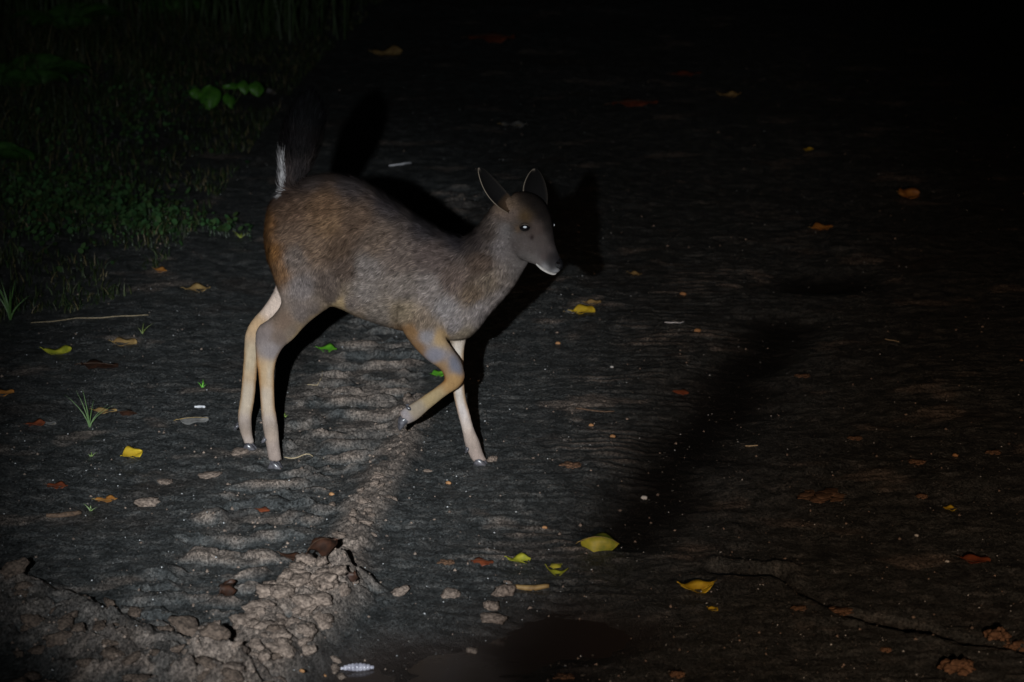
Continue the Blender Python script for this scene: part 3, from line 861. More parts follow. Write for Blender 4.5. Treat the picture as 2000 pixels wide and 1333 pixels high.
LM = {
 'yellow': leaf_mat('leaf_yellow', (.42, .26, .015), (.62, .44, .03)),
 'ygreen': leaf_mat('leaf_yellow_green', (.22, .24, .02), (.42, .40, .035)),
 'olive': leaf_mat('leaf_olive', (.05, .12, .015), (.42, .34, .03), 16),
 'green': leaf_mat('leaf_green', (.05, .19, .012), (.10, .30, .02)),
 'tan': leaf_mat('leaf_tan', (.22, .13, .05), (.38, .25, .10)),
 'orange': leaf_mat('leaf_orange', (.30, .11, .02), (.45, .20, .05)),
 'red': leaf_mat('leaf_red', (.12, .03, .015), (.22, .055, .02)),
 'dark': leaf_mat('leaf_dark', (.018, .009, .006), (.055, .022, .012)),
 'grey': leaf_mat('leaf_grey', (.10, .10, .10), (.22, .21, .20)),
}
LEAVES = [  # px, py, length px, width px (true, unforeshortened), yaw deg, curl, fold, twist, tilt deg, colour, label
 (757, 107, 58, 48, 12, .35, .5, .3, 10, 'tan', 'blurred tan yellow dead leaf lying far up the track beyond the raised tail'),
 (1427, 188, 42, 40, -5, .3, .4, .2, 6, 'tan', 'dull tan leaf lying on the dark track far beyond the ears'),
 (1580, 293, 20, 26, 20, .2, .3, 0, 10, 'yellow', 'tiny yellow leaf alone on the dark far track'),
 (313, 530, 28, 40, -15, .3, .5, .2, 8, 'orange', 'small pinkish orange leaf at the edge of the grass'),
 (386, 566, 50, 42, 12, .2, .35, .2, 6, 'tan', 'oval tan yellow leaf behind the hind legs near the grass'),
 (243, 672, 48, 50, 8, .3, .5, .1, 8, 'tan', 'rounded dull tan leaf lying flat beside a small sprout'),
 (113, 691, 54, 34, 14, .5, .6, .3, 8, 'ygreen', 'narrow yellow green upcurled leaf beside the grassy verge'),
 (258, 890, 44, 60, 42, .25, .5, .2, 28, 'yellow', 'bright orange yellow leaf propped up on one edge on dark mud'),
 (640, 684, 40, 62, -18, .2, .35, .1, 12, 'green', 'fresh bright green leaf under the belly'),
 (856, 733, 30, 60, 30, .3, .4, .1, 18, 'green', 'green leaf half hidden behind the lifted foreleg'),
 (1140, 610, 46, 54, -8, .2, .6, .2, 16, 'yellow', 'vivid yellow leaf on the mud ahead of the chest'),
 (1116, 611, 26, 36, 10, .2, .4, 0, 8, 'grey', 'small grey leaf touching the vivid yellow leaf'),
 (1158, 592, 32, 40, -4, .3, .5, .2, 8, 'tan', 'curled tan leaf just behind the vivid yellow leaf'),
 (1240, 537, 26, 36, 0, .3, .4, .2, 8, 'tan', 'small tan leaf on the track ahead of the muzzle'),
 (1173, 1075, 76, 66, -4, -.5, -.9, .15, 34, 'olive', 'large green and yellow arched leaf on the dark wet mud'),
 (1013, 1097, 46, 34, 22, .4, .5, .8, 8, 'ygreen', 'small twisted lime yellow leaf beside the arched leaf'),
 (1088, 1122, 42, 24, 2, .8, .5, .2, 4, 'ygreen', 'thin upcurled lime sliver of leaf before the olive leaf'),
 (1086, 1108, 28, 42, 20, -.3, -.5, .1, 14, 'olive', 'small olive leaf standing behind the thin lime sliver'),
 (1364, 1152, 72, 40, 12, .55, .45, .05, 16, 'yellow', 'long yellow boat shaped leaf with upturned tip'),
 (1393, 1191, 22, 34, -30, .3, .5, .1, 12, 'yellow', 'small round yellow leaf next to the boat shaped leaf'),
 (1330, 768, 32, 52, 0, -.3, -.4, .1, 12, 'red', 'round rust red leaf at the rim of the black rut'),
 (1857, 994, 24, 34, 0, .2, .4, 0, 14, 'yellow', 'little golden leaf on the dark right side of the track'),
 (511, 998, 32, 42, 0, -.25, -.3, 0, 8, 'red', 'dark rust oval leaf on the tread marks below the hind hooves'),
 (70, 831, 38, 28, 10, .2, .4, .2, 6, 'red', 'reddish folded leaf with a pale piece beside it left of the sprig'),
 (96, 830, 28, 26, 0, .2, .4, .2, 6, 'grey', 'pale grey leaf scrap beside the reddish folded leaf'),
 (632, 1118, 92, 46, 30, -.75, -.9, 1.6, 14, 'dark', 'large dark maroon crumpled dead leaf over the clod berm'),
 (674, 1130, 46, 36, -38, -.6, -1.0, .9, 20, 'dark', 'dark maroon leaf fragment on the right end of the crumpled leaf'),
 (448, 1164, 48, 70, 60, -.4, -.7, .3, 35, 'dark', 'dark brown leaf standing folded among the tread bars'),
 (572, 1093, 52, 30, -12, .3, .4, .2, 6, 'dark', 'thin dark brown leaf strip above the crumpled maroon leaf'),
 (942, 1098, 44, 40, -6, -.2, -.3, .1, 6, 'red', 'dark red wet leaf pressed into the mud left of the lime leaf'),
 (1905, 1097, 58, 36, -12, .2, .4, .2, 8, 'red', 'dull red leaf on the mud near the pale grains'),
 (208, 979, 44, 32, -4, .1, .2, .1, 5, 'orange', 'dull orange brown leaf flat on mud below the propped yellow leaf'),
 (112, 951, 42, 32, -8, .1, .2, .1, 5, 'red', 'very dark red leaf flat on mud left of the orange brown leaf'),
 (10, 770, 36, 44, 20, .2, .4, .1, 8, 'orange', 'orange leaf at the far end of the mud by the verge'),
 (195, 717, 72, 60, 4, -.1, -.2, 0, 3, 'dark', 'blackish wet leaf pressed flat above the grass sprig'),
 (205, 806, 46, 26, 10, .2, .4, 0, 6, 'tan', 'straw coloured leaf blade leaning at the foot of the sprig'),
 (250, 808, 36, 36, -10, -.2, -.4, 0, 10, 'dark', 'dark brown curled leaf next to the straw coloured blade'),
 (378, 826, 60, 40, -6, -.1, -.3, .1, 5, 'grey', 'flat grey leaf embedded in mud left of the hind hooves'),
 (1772, 385, 52, 60, 35, .4, .6, .4, 22, 'orange', 'crumpled brown orange leaf far up the right side of the track'),
 (960, 80, 90, 70, 0, -.1, -.2, 0, 3, 'red', 'very dark red wet leaf far up the track beyond the ears'),
 (1240, 205, 90, 50, 6, -.1, -.2, .1, 4, 'red', 'long dull red leaf on the far track left of the dull tan leaf'),
 (1340, 147, 60, 36, 6, .1, .2, .1, 4, 'red', 'thin dull red leaf on the far track beyond the dull tan leaf'),
 (525, 183, 40, 46, -40, .2, .3, 0, 12, 'grey', 'dim grey dead leaf at the tip of the broad leaved creeper'),
 (1005, 245, 50, 40, 0, .1, .2, 0, 4, 'grey', 'dim grey leaf on the track between the ears and the far leaves'),
 (1605, 448, 44, 40, 14, .2, .4, .2, 8, 'orange', 'dim orange leaf on the track beyond the black hollow'),
 (1155, 375, 0, 0, 0, 0, 0, 0, 0, None, None),
]
dark_stalk = noise_mat('dark_leaf_stalk', (.035, .018, .010), (.075, .038, .02), 60, .6)
stalk_m = noise_mat('leaf_stalk', (.20, .13, .05), (.34, .24, .09), 60, .6)
for i, (px, py, lp, wp, yaw, curl, fold, twist, tilt, colr, label) in enumerate(LEAVES):
    if not colr: continue
    st_m = dark_stalk if colr in ('dark', 'red') else (LM[colr] if colr in ('green', 'ygreen', 'yellow') else stalk_m)
    g = on_ground(px, py)
    sc = ppm(g.y)
    Lm, Wm = lp / sc, wp / sc
    Wm = min(Wm, Lm * .8)
    Vs, Fs, mid = leaf_geo(Lm, Wm, curl, fold, twist, i, random.Random(i).uniform(.8, 1.2), .30 if colr == 'dark' and lp in (92, 46, 48) else .09)
    rot = Euler((R(tilt), R(random.Random(i + 90).uniform(-5, 5)), R(yaw)), 'XYZ').to_matrix()
    Vs = [rot @ v for v in Vs]; mid = [rot @ v for v in mid]
    # settle so the lowest points sit in the mud
    gaps = [v.z + g.z - hz(g.x + v.x, g.y + v.y) for v in Vs[::5]]
    gaps.sort()
    dz = -gaps[min(2, len(gaps) - 1)] - .002 + (.014 if lp in (92, 46) and colr == 'dark' else 0)
    o = mesh_obj('leaf', Vs, Fs, LM[colr], None, True, (g.x, g.y, g.z + dz))
    tag(o, label, 'leaf', 'fallen leaves on the track')
    if lp > 20:
        mesh_obj('midrib', *tube(mid, [.0013 * (1 - .7 * k / len(mid)) * (Lm / .09) for k in range(len(mid))], 5), st_m, o)
    d = (mid[0] - mid[1]).normalized()
    st = [mid[0] - d * .003, mid[0] + d * Lm * .08 + Vector((0, 0, .002)), mid[0] + d * Lm * .17 + Vector((0, 0, -.001))]
    mesh_obj('stalk', *tube(st, [.0011 * Lm / .09 + .0003] * 3, 5), st_m, o)

# sticks and straws
straw_m = noise_mat('straw', (.30, .23, .13), (.50, .40, .26), 80, .6)
pale_m = noise_mat('pale_chip', (.55, .56, .60), (.80, .80, .84), 80, .35)
bark_m = noise_mat('twig_bark', (.07, .045, .03), (.16, .10, .065), 120, .8, .7)
STICKS = [
 ([(555, 893), (575, 893), (605, 889), (632, 893)], .0022, straw_m, 'stick', 'thin tan curved rootlet beside the near hind hoof'),
 ([(1298, 631), (1318, 631), (1336, 629)], .0035, pale_m, 'stick', 'thin whitish straw on the dark track ahead of the chest'),
 ([(1455, 872), (1468, 872), (1480, 871)], .003, straw_m, 'stick', 'short straw splinter beside the black rut'),
 ([(1728, 663), (1742, 666), (1756, 669)], .003, straw_m, 'stick', 'short slanting straw splinter on the far right mud'),
 ([(380, 796), (390, 796), (400, 797)], .006, pale_m, 'chip', 'bright white chip on mud left of the hind legs'),
 ([(760, 325), (785, 322), (804, 319)], .006, pale_m, 'stick', 'pale bluish stick lying beyond the deer back'),
 ([(60, 631), (150, 622), (240, 618), (290, 616)], .0022, straw_m, 'stick', 'long pale straw lying along the edge of the verge'),
 ([(1005, 1149), (1035, 1150), (1072, 1147)], .010, LM['tan'], 'stick', 'flat tan bark piece beside the lumpy clods'),
 ([(1125, 800), (1160, 803), (1200, 804)], .004, bark_m, 'stick', 'thin reddish brown twig lying on the ripples ahead of the forelegs'),
 ([(600, 752), (625, 752), (630, 725)], .002, straw_m, 'stick', 'thin bent grass stem below the bright green leaf'),
 ([(90, 1010), (130, 1008), (158, 1004)], .010, bark_m, 'stick', 'thick dull wood fragment on the mud at the side'),
]
for pts, r, m, nm, lab in STICKS:
    P = [on_ground(*q) + Vector((0, 0, r * .45)) for q in pts]
    # Catmull-Rom resample
    out = []
    for i in range(len(P) - 1):
        p0, p1, p2, p3 = P[max(i - 1, 0)], P[i], P[i + 1], P[min(i + 2, len(P) - 1)]
        for q in range(4):
            t = q / 4
            out.append(.5 * (2 * p1 + (p2 - p0) * t + (2 * p0 - 5 * p1 + 4 * p2 - p3) * t * t + (3 * p1 - p0 - 3 * p2 + p3) * t ** 3))
    out.append(P[-1])
    out = [Vector((p.x, p.y, hz(p.x, p.y) + r * .45)) for p in out]
    c0 = out[0].copy()
    o = mesh_obj('wood_chip' if nm == 'chip' else 'stick', *tube([p - c0 for p in out], [r * (1 - .35 * abs(2 * k / (len(out) - 1) - 1)) for k in range(len(out))], 7), m, None, True, c0)
    tag(o, lab, nm)

# ribbed pale husk on the berm at the puddle's edge
g = on_ground(697, 1309)
husk_m = noise_mat('pale_husk', (.26, .25, .31), (.55, .54, .62), 60, .22, .2, .002, .7)
husk = empty('ribbed_husk', g + Vector((0, 0, .0)))
tag(husk, 'pale shiny ribbed husk lying at the edge of the muddy puddle', 'husk')
sc = ppm(g.y); Lh_ = 66 / sc
for k in range(9):
    u0 = k / 9; rr = .013 * (math.sin(math.pi * (u0 + .055)) ** .5)
    x0 = (u0 - .5) * Lh_
    Vr, Fr = tube([(x0, 0, .004 + .3 * rr), (x0 + .003, .0, .004 + .3 * rr), (x0 + Lh_ / 9 * .8, 0.001, .004 + .3 * rr), (x0 + Lh_ / 9 * 1.05, .001, .004 + .3 * rr)], [rr * .8, rr, rr * .96, rr * .8], 12)
    s_ = mesh_obj('segment', Vr, Fr, husk_m, husk)
husk.rotation_euler = (0, 0, R(6))

# ------------------------------------------------------------------ clods and stones
def clod_mesh(name, seed, sub=3, rough=.32, flat=.75):
    r = random.Random(seed)
    bm = bmesh.new(); bmesh.ops.create_icosphere(bm, subdivisions=sub, radius=1)
    from mathutils import noise as mn
    off = Vector((r.uniform(-50, 50), r.uniform(-50, 50), 0))
    for v in bm.verts:
        p = v.co.copy()
        d = 1 + rough * mn.noise(p * 1.3 + off) + rough * .9 * abs(mn.noise(p * 2.8 + off)) + rough * .9 * abs(mn.noise(p * 5.5 + off)) + rough * .5 * mn.noise(p * 11 + off)
        d *= .8
        v.co = Vector((p.x * d, p.y * d * .9, p.z * d * flat))
    me = bpy.data.meshes.new(name); bm.to_mesh(me); bm.free()
    me.polygons.foreach_set('use_smooth', [True] * len(me.polygons))
    return me
clay_m = noise_mat('clay', (.085, .064, .053), (.30, .232, .19), 3.2, .9, .8, .006, .2, 9)
clay_red = noise_mat('clay_red', (.085, .047, .029), (.22, .125, .076), 3.5, .9, .6, .004, .2, 9)
def crumb_mesh(name, seed, n=30):
    r = random.Random(seed)
    from mathutils import noise as mn
    bm = bmesh.new()
    for i in range(n):
        a = r.uniform(0, 6.283); q = math.sqrt(r.random())
        x, y = q * math.cos(a), q * math.sin(a)
        rad = (.07 + .42 * r.random() ** 1.6) * (1.15 - .5 * q)
        z = (1 - q * q) * r.uniform(.1, .75) - .15
        ret = bmesh.ops.create_icosphere(bm, subdivisions=2, radius=1)
        off = Vector((r.uniform(-50, 50), i, 0))
        for v in ret['verts']:
            p = v.co.copy()
            d = rad * (1 + .8 * mn.noise(p * 1.5 + off) + .4 * mn.noise(p * 4 + off))
            v.co = Vector((x + p.x * d, y + p.y * d, z + p.z * d * .8))
    me = bpy.data.meshes.new(name); bm.to_mesh(me); bm.free()
    me.polygons.foreach_set('use_smooth', [True] * len(me.polygons))
    return me
clay_dim = noise_mat('clay_dim', (.045, .034, .028), (.17, .125, .098), 3.2, .9, .8, .006, .2, 9)  # same clay, darkened to paint the weak light on the low berm
stone_m = noise_mat('pale_stone', (.45, .44, .43), (.75, .74, .72), 3, .4, .3, .05, .5)
amber_m = noise_mat('amber_stone', (.36, .17, .07), (.50, .27, .12), 3, .5, .3, .05, .5)
CM = [clod_mesh('mud_clod', s, 3, .6) for s in range(5)] + [crumb_mesh('mud_clod', 5), crumb_mesh('mud_clod', 6, 36)]
for me in CM[:5]: me.materials.append(clay_m)
for me in CM[5:]: me.materials.append(clay_red)
SM = clod_mesh('pebble', 91, 2, .2, .8); SM.materials.append(stone_m)
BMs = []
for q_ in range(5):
    b_ = CM[q_].copy(); b_.materials.clear(); b_.materials.append(clay_dim); BMs.append(b_)
AM = clod_mesh('pebble', 92, 2, .2, .8); AM.materials.append(amber_m)

def clod(name, px, py, wpx, me, label, cat, group=None, flat=.7, ydep=.8, sink=.55):
    g = on_ground(px, py)
    r = wpx / ppm(g.y) / 2.3
    o = bpy.data.objects.new(name, me); COL.objects.link(o)
    o.scale = (r, r * ydep, r * flat)
    o.rotation_euler = (0, 0, random.Random(px * 7 + py).uniform(-.5, .5))
    o.location = (g.x, g.y, g.z + r * flat * (1 - sink) * .55 + (.12 * r * flat if me in CM[5:] else 0))
    tag(o, label, cat, group)
    return o
CL_ = [
 (982, 1160, 52, 0, .85, 'largest rounded clay clod beside the flat tan bark piece'), (960, 1188, 38, 1, .8, 'middle clay clod stacked between two clods by the bark piece'), (962, 1210, 58, 2, .5, 'wide low clay clod in front of the rounded clods by the puddle'),
 (880, 1163, 48, 3, .6, 'crumbly tan clod standing alone left of the rounded clods'), (992, 1140, 18, 4, .8, 'tiny tan clod touching the bark piece end'), (922, 1275, 28, 1, .8, 'small knobbly clod at the right rim of the muddy puddle'),
 (683, 872, 46, 5, .55, 'pinkish clay lump between the hind and front hooves'), (1113, 911, 50, 5, .35, 'flat pinkish clay lump ahead of the front hoof'), (960, 900, 26, 0, .9, 'small tan crumb pushed up against the front hoof'),
 (470, 884, 50, 3, .35, 'flat tan mud lump under the far hind hoof'), (408, 930, 48, 2, .35, 'flat tan clod on the mud left of the hind hooves'), (322, 943, 36, 1, .35, 'little flat clod left of the wider flat clod'), (290, 985, 52, 4, .6, 'crumbly tan clod pile above the tread bars'),
 (1605, 971, 110, 6, .16, 'wide flat orange clay patch lump on the right side'), (1800, 973, 26, 6, .7, 'small orange clod beside the little golden leaf'), (1790, 905, 40, 6, .4, 'flat orange brown clod beyond the little golden leaf'), (1940, 886, 36, 6, .4, 'dim brown clod at the far right edge'),
 (1900, 1255, 0, 0, 1, ''), (1945, 1250, 62, 5, .9, 'big crumbly brown clod beside the dark crack'), (1985, 1268, 60, 6, .6, 'lower brown clod leaning on the big crumbly clod'), (1868, 1312, 80, 6, .7, 'broad crumbly clod in front of the dark crack'), (1730, 1273, 26, 6, .7, 'small brown clod among crumbs before the dark crack'), (1322, 1322, 36, 6, .7, 'orange brown clod near the bottom of the dark mud'), (1560, 1190, 36, 6, .35, 'flat orange clod under the lip of the crack'), (1640, 1196, 58, 6, .3, 'long flat orange clod along the lip of the crack'),
 (1112, 1275, 34, 6, .5, 'small orange clod in the dark wet mud right of the puddle'), (1100, 1325, 48, 5, .3, 'flat tan clod in the dark wet mud'), (870, 1100, 40, 5, .3, 'low pinkish lump left of the dark red wet leaf'),
 (1567, 736, 36, 6, .3, 'flat orange lump on the ripples right of the black rut'), (1670, 858, 34, 6, .35, 'flat orange lump between straw splinter and golden leaf'),
]
for (px, py, wpx, k, fl, lab) in CL_:
    if lab: clod('mud_clod', px, py, wpx, CM[k], lab, 'clod', 'loose mud clods', fl)
PB = [
 (1090, 672, 14, AM, 'pink pebble on the track ahead of the shoulder'), (1195, 718, 10, SM, 'tiny white pebble ahead of the forelegs'), (1258, 974, 18, SM, 'white pebble at the tip of the black rut'), (1866, 891, 16, AM, 'round amber pebble beyond the little golden leaf'),
 (1064, 1032, 15, AM, 'pale amber pebble beyond the arched leaf'), (1197, 854, 16, AM, 'brownish pebble among the fine ripples'), (1334, 576, 18, AM, 'reddish pebble ahead of the muzzle beyond the white straw'), (1362, 648, 20, AM, 'dull brown pebble right of the white straw'),
 (267, 1197, 11, SM, 'shining white pebble on the tread bars'), (648, 967, 16, AM, 'yellowish pebble below the hind hooves on the tread'), (876, 945, 16, AM, 'tan pebble between puddle and front hoof'), (1155, 832, 14, AM, 'small tan pebble left of the brownish pebble'), (1995, 705, 10, AM, 'amber pebble at the far right'), (1850, 1098, 12, SM, 'pale pebble beside the dull red leaf'), (1790, 1047, 12, SM, 'pale pebble beyond the dull red leaf'), (149, 99, 16, SM, 'bluish white pebble in the dark grass'), (785, 1338, 0, SM, ''),
 (632, 1322, 18, AM, 'tan pebble left of the pale ribbed husk'), (590, 1312, 16, AM, 'tan pebble on the berm foot left of the husk'),
]
for (px, py, wpx, me, lab) in PB:
    if lab: clod('pebble', px, py, wpx, me, lab, 'pebble', 'pebbles on the track', .8)
# loose clods on the two berms
def along(poly, n, spread, seed, lab, grp, smin, smax, ms=None):
    r = random.Random(seed)
    for i in range(n):
        t = r.random() * (len(poly) - 1); k = int(t); f = t - k
        x = poly[k][0] * (1 - f) + poly[k + 1][0] * f + r.gauss(0, spread)
        y = poly[k][1] * (1 - f) + poly[k + 1][1] * f + r.gauss(0, spread)
        z = hz(x, y)
        s = r.uniform(smin, smax) * (1 if r.random() < .8 else 1.5)
        o = bpy.data.objects.new('mud_clod', (ms or CM)[r.randrange(5)]); COL.objects.link(o)
        o.scale = (s * r.uniform(.9, 1.5), s * r.uniform(.7, 1.0), s * r.uniform(.5, .8))
        o.rotation_euler = (r.uniform(-.4, .4), r.uniform(-.4, .4), r.uniform(0, 6.28))
        o.location = (x, y, z + s * .22)
        tag(o, lab, 'clod', grp)
along(BERM_R, 95, .085, 1, 'tan clay clod on the tall churned berm beside the puddle', 'clods on the tall berm', .012, .033)
along(BERM_L, 55, .12, 2, 'clay clod coloured for dim light in the low lumpy berm by the track side', 'clods on the low berm', .012, .030, BMs)
along(BERM_R2, 34, .045, 3, 'tan clay crumb along the thin ridge between tread marks and hooves', 'clods on the thin ridge', .008, .017)

# grains: too many to count
def scatter_grains(name, n, smin, smax, mat, region, label, seed, flat=.7, weight=None):
    r = np.random.default_rng(seed)
    px = r.uniform(region[0], region[2], n * 2); py = r.uniform(region[1], region[3], n * 2)
    v = -(py - 666.5) / F_PX; dy = CP + v * SP; dz = -SP + v * CP
    t = -CAM_H / dz
    x = (px - 1000) / F_PX * t; y = dy * t
    if weight is not None:
        k = r.random(len(x)) < weight(x, y); x, y = x[k], y[k]
    x, y = x[:n], y[:n]; n = len(x)
    z = height(x, y)
    O = np.array([(1, 0, 0), (-1, 0, 0), (0, 1, 0), (0, -1, 0), (0, 0, 1), (0, 0, -1)], float)
    Fo = np.array([(0, 2, 4), (2, 1, 4), (1, 3, 4), (3, 0, 4), (2, 0, 5), (1, 2, 5), (3, 1, 5), (0, 3, 5)])
    s = smin + (smax - smin) * r.random(n) ** 5
    ang = r.uniform(0, 6.28, n)
    J = O[None] * (1 + r.normal(0, .25, (n, 6, 1)))
    J = J * s[:, None, None]
    J[:, :, 2] *= flat
    X_ = J[:, :, 0] * np.cos(ang)[:, None] - J[:, :, 1] * np.sin(ang)[:, None]
    Y_ = J[:, :, 0] * np.sin(ang)[:, None] + J[:, :, 1] * np.cos(ang)[:, None]
    P = np.stack([X_ + x[:, None], Y_ + y[:, None], J[:, :, 2] + z[:, None] + (s * .3)[:, None]], 2).reshape(-1, 3)
    T = (np.arange(n)[:, None, None] * 6 + Fo[None]).reshape(-1, 3)
    o = tri_mesh(name, P, T, mat, None, False)
    return tag(o, label, 'grit', None, 'stuff')
quartz_m, n_, l_, b_ = new_mat('quartz'); b_.inputs['Base Color'].default_value = (.50, .51, .52, 1); b_.inputs['Roughness'].default_value = .2
scatter_grains('quartz_grit', 4200, .0006, .0042, quartz_m, (-150, 150, 2150, 1420), 'tiny pale wet quartz grains strewn over the mud', 5)
scatter_grains('mud_crumbs', 9000, .0015, .008, clay_m, (-150, 100, 2150, 1420), 'small tan mud crumbs strewn over the track', 6, .8,
               lambda x, y: np.clip(.15 + masks(x, y)[1] + masks(x, y)[3] + masks(x, y)[2] + .5 * masks(x, y)[0], 0, 1))
scatter_grains('dark_grit', 9000, .0015, .006, noise_mat('dark_grit_m', (.03, .028, .026), (.09, .08, .07), 50, .5), (-150, 100, 2150, 1420), 'dark grit grains covering the wet mud', 8)

# ================================================================== VEGETATION
def blades(name, base, hgt, wid, lean, yaw, cols, mat, label, seed, cat='grass', parent=None, segs=3):
    r = np.random.default_rng(seed)
    n = len(base)
    dirv = np.stack([np.cos(yaw), np.sin(yaw), np.zeros(n)], 1)
    sidev = np.stack([-np.sin(yaw), np.cos(yaw), np.zeros(n)], 1)
    sa = r.uniform(0, np.pi, n)
    sidev = sidev * np.cos(sa)[:, None] * .6 + np.stack([np.ones(n), np.zeros(n), np.zeros(n)], 1) * .6
    sidev /= np.linalg.norm(sidev, axis=1)[:, None] + 1e-6
    rows = []
    for i in range(segs + 1):
        t = i / segs
        c = base + np.array((0, 0, 1.0)) * (hgt * (t - .35 * np.clip(lean, 0, 2) * t ** 2.2))[:, None] + dirv * (hgt * lean * t ** 1.8)[:, None]
        w_ = wid * (1 - t ** 1.6) * (.7 + .3 * min(1, t * 4))
        if i < segs: rows += [c - sidev * w_[:, None], c + sidev * w_[:, None]]
        else: rows += [c]
    Vv = np.stack(rows, 1); k = Vv.shape[1]
    Vv = Vv.reshape(-1, 3)
    b = np.arange(n)[:, None] * k
    T = []
    for i in range(segs - 1):
        q = 2 * i
        T += [b + [q, q + 1, q + 3], b + [q, q + 3, q + 2]]
    q = 2 * (segs - 1); T.append(b + [q, q + 1, q + 2])
    T = np.concatenate(T, 0)
    o = tri_mesh(name, Vv, T, mat, parent, True, np.repeat(cols, k, axis=0))
    if parent is None: tag(o, label, cat, None, 'stuff')
    return o
grass_m = attr_mat('grass_blades', .5, .35, .25)
n = 42000
r = np.random.default_rng(33)
yy = 6.8 + 16 * r.random(n) ** .85
off = r.random(n) ** 1.3 * 4.5 - .12
vx = verge_side(np.zeros(n), yy)
xx = vx - off
dens = fbm(xx * 1.6, yy * 1.6, 3) + .25 * sst(0, .9, off)
k = (dens > -.02) & (xx > -.32 * yy - .6)
xx, yy, off = xx[k], yy[k], off[k]
tall = sst(.1, 1.4, off) * (.4 + .9 * sst(-.3, .4, fbm(xx * .8 + 7, yy * .8, 2)))
hg = (.03 + .05 * r.random(len(xx))) + tall * (.05 + .16 * r.random(len(xx)))
base = np.stack([xx, yy, height(xx, yy) - .005], 1)
gcol = np.array((.026, .054, .018)) * r.uniform(.4, 1.6, (len(xx), 1)) + np.array((.05, .035, .008)) * (r.random((len(xx), 1)) ** 2)
dry = (r.random(len(xx)) < .12)[:, None]
gcol = np.where(dry, np.array((.20, .16, .08)), gcol)
blades('grass', base, hg, .0016 + .0022 * r.random(len(xx)), r.uniform(.1, 1.0, len(xx)), r.uniform(0, 6.28, len(xx)), gcol, grass_m, 'dark green grass covering the roadside verge', 34)

# tall grass standing at the back of the verge
n = 1500
cx = np.concatenate([r.normal(-4.0 + .45 * i, .22, 250) for i in range(6)]); cy = r.uniform(17.5, 20.5, n)
base = np.stack([cx, cy, height(cx, cy)], 1)
blades('tall_grass', base, r.uniform(.4, 1.1, n), r.uniform(.004, .009, n), r.uniform(.1, .6, n), r.uniform(0, 6.28, n), np.array((.05, .09, .03)) * r.uniform(.5, 1.4, (n, 1)), grass_m, 'tall dim grass stems standing at the back of the verge', 35)

# ground cover of tiny round leaves
def ground_cover():
    r = np.random.default_rng(51)
    C_ = []
    for (px, py, sx, sy, n) in [(110, 405, 75, 30, 520), (230, 415, 70, 26, 420), (300, 440, 40, 20, 160), (425, 448, 45, 10, 60), (260, 230, 60, 45, 360), (330, 190, 60, 22, 160), (60, 380, 60, 35, 260), (150, 300, 90, 40, 200), (70, 470, 60, 30, 120)]:
        C_.append(np.stack([r.normal(px, sx, n), r.normal(py, sy, n)], 1))
    C_ = np.concatenate(C_)
    Vs, Ts, cs = [], [], []
    b = 0
    P = []
    for px, py in C_:
        g = gnd(px, py); P.append((g.x, g.y))
    P = np.array(P); z = height(P[:, 0], P[:, 1])
    hex_ = [(math.cos(t * math.pi / 3), math.sin(t * math.pi / 3)) for t in range(6)]
    for (x, y), zz in zip(P, z):
        s = r.uniform(.006, .016); h = r.uniform(.01, .06)
        nx_, ny_ = r.normal(0, .35), r.normal(-.45, .35)
        ring = [(x + a_ * s, y + b_ * s * .9, zz + h - (nx_ * a_ + ny_ * b_) * s) for a_, b_ in hex_]
        Vs += [(x, y, zz + h - .002)] + ring + [(x - .001, y, zz - .004), (x + .001, y, zz - .004)]
        for q in range(6): Ts.append((b, b + 1 + q, b + 1 + (q + 1) % 6))
        Ts.append((b, b + 7, b + 8))
        c = np.array((.035, .092, .034)) * r.uniform(.3, 1.9) + np.array((.035, .035, .01)) * r.random()
        cs += [c] * 9
        b += 9
    o = tri_mesh('ground_cover', np.array(Vs), np.array(Ts), attr_mat('cover_leaf', .35, .5, .2), None, False, np.array(cs))
    tag(o, 'low carpet of tiny round green leaves at the verge edge', 'ground cover', None, 'stuff')
ground_cover()

green_m = leaf_mat('creeper_leaf', (.05, .17, .02), (.09, .27, .03), 30, .4)
stem_m = noise_mat('green_stem', (.06, .10, .03), (.11, .17, .05), 60, .5)
# broad leaved creeper
g0 = on_ground(430, 215)
cre = empty('creeper', g0)
tag(cre, 'small creeper with five broad bright green leaves at the verge edge', 'plant')
Ycr = g0.y
spots = [(408, 190, 46, 56, 80), (450, 196, 26, 34, 100), (478, 170, 26, 30, 60), (503, 173, 34, 34, 110), (385, 182, 30, 26, 30), (455, 168, 40, 14, 10)]
stem_pts = [Vector((0, 0, -.01))]
for i, (px, py, wp, hp, yaw) in enumerate(spots):
    p = at(px, py, Ycr + .02 * (i % 3))
    s = ppm(Ycr)
    Vs, Fs, mid = leaf_geo(hp / s, wp / s, -.3, -.35, .1, i + 300, .7, .06)
    rot = Euler((0, R(-50), 0), 'XYZ').to_matrix(); rot = Euler((0, 0, R(-95 + (i * 37) % 40)), 'XYZ').to_matrix() @ Euler((0, R(58), 0), 'XYZ').to_matrix()
    lf_ = mesh_obj('leaf', [rot @ v + p - g0 for v in Vs], Fs, green_m, cre)
    mesh_obj('midrib', *tube([rot @ v + p - g0 for v in mid], [.0015] * len(mid), 5), stem_m, lf_)
    root = Vector(((p - g0).x * .25, .05, -.012)); top = rot @ mid[0] + p - g0
    mesh_obj('stem', *tube([root, root.lerp(top, .5) + Vector((0, 0, .03)), top], [.003, .0025, .002], 6), stem_m, cre)

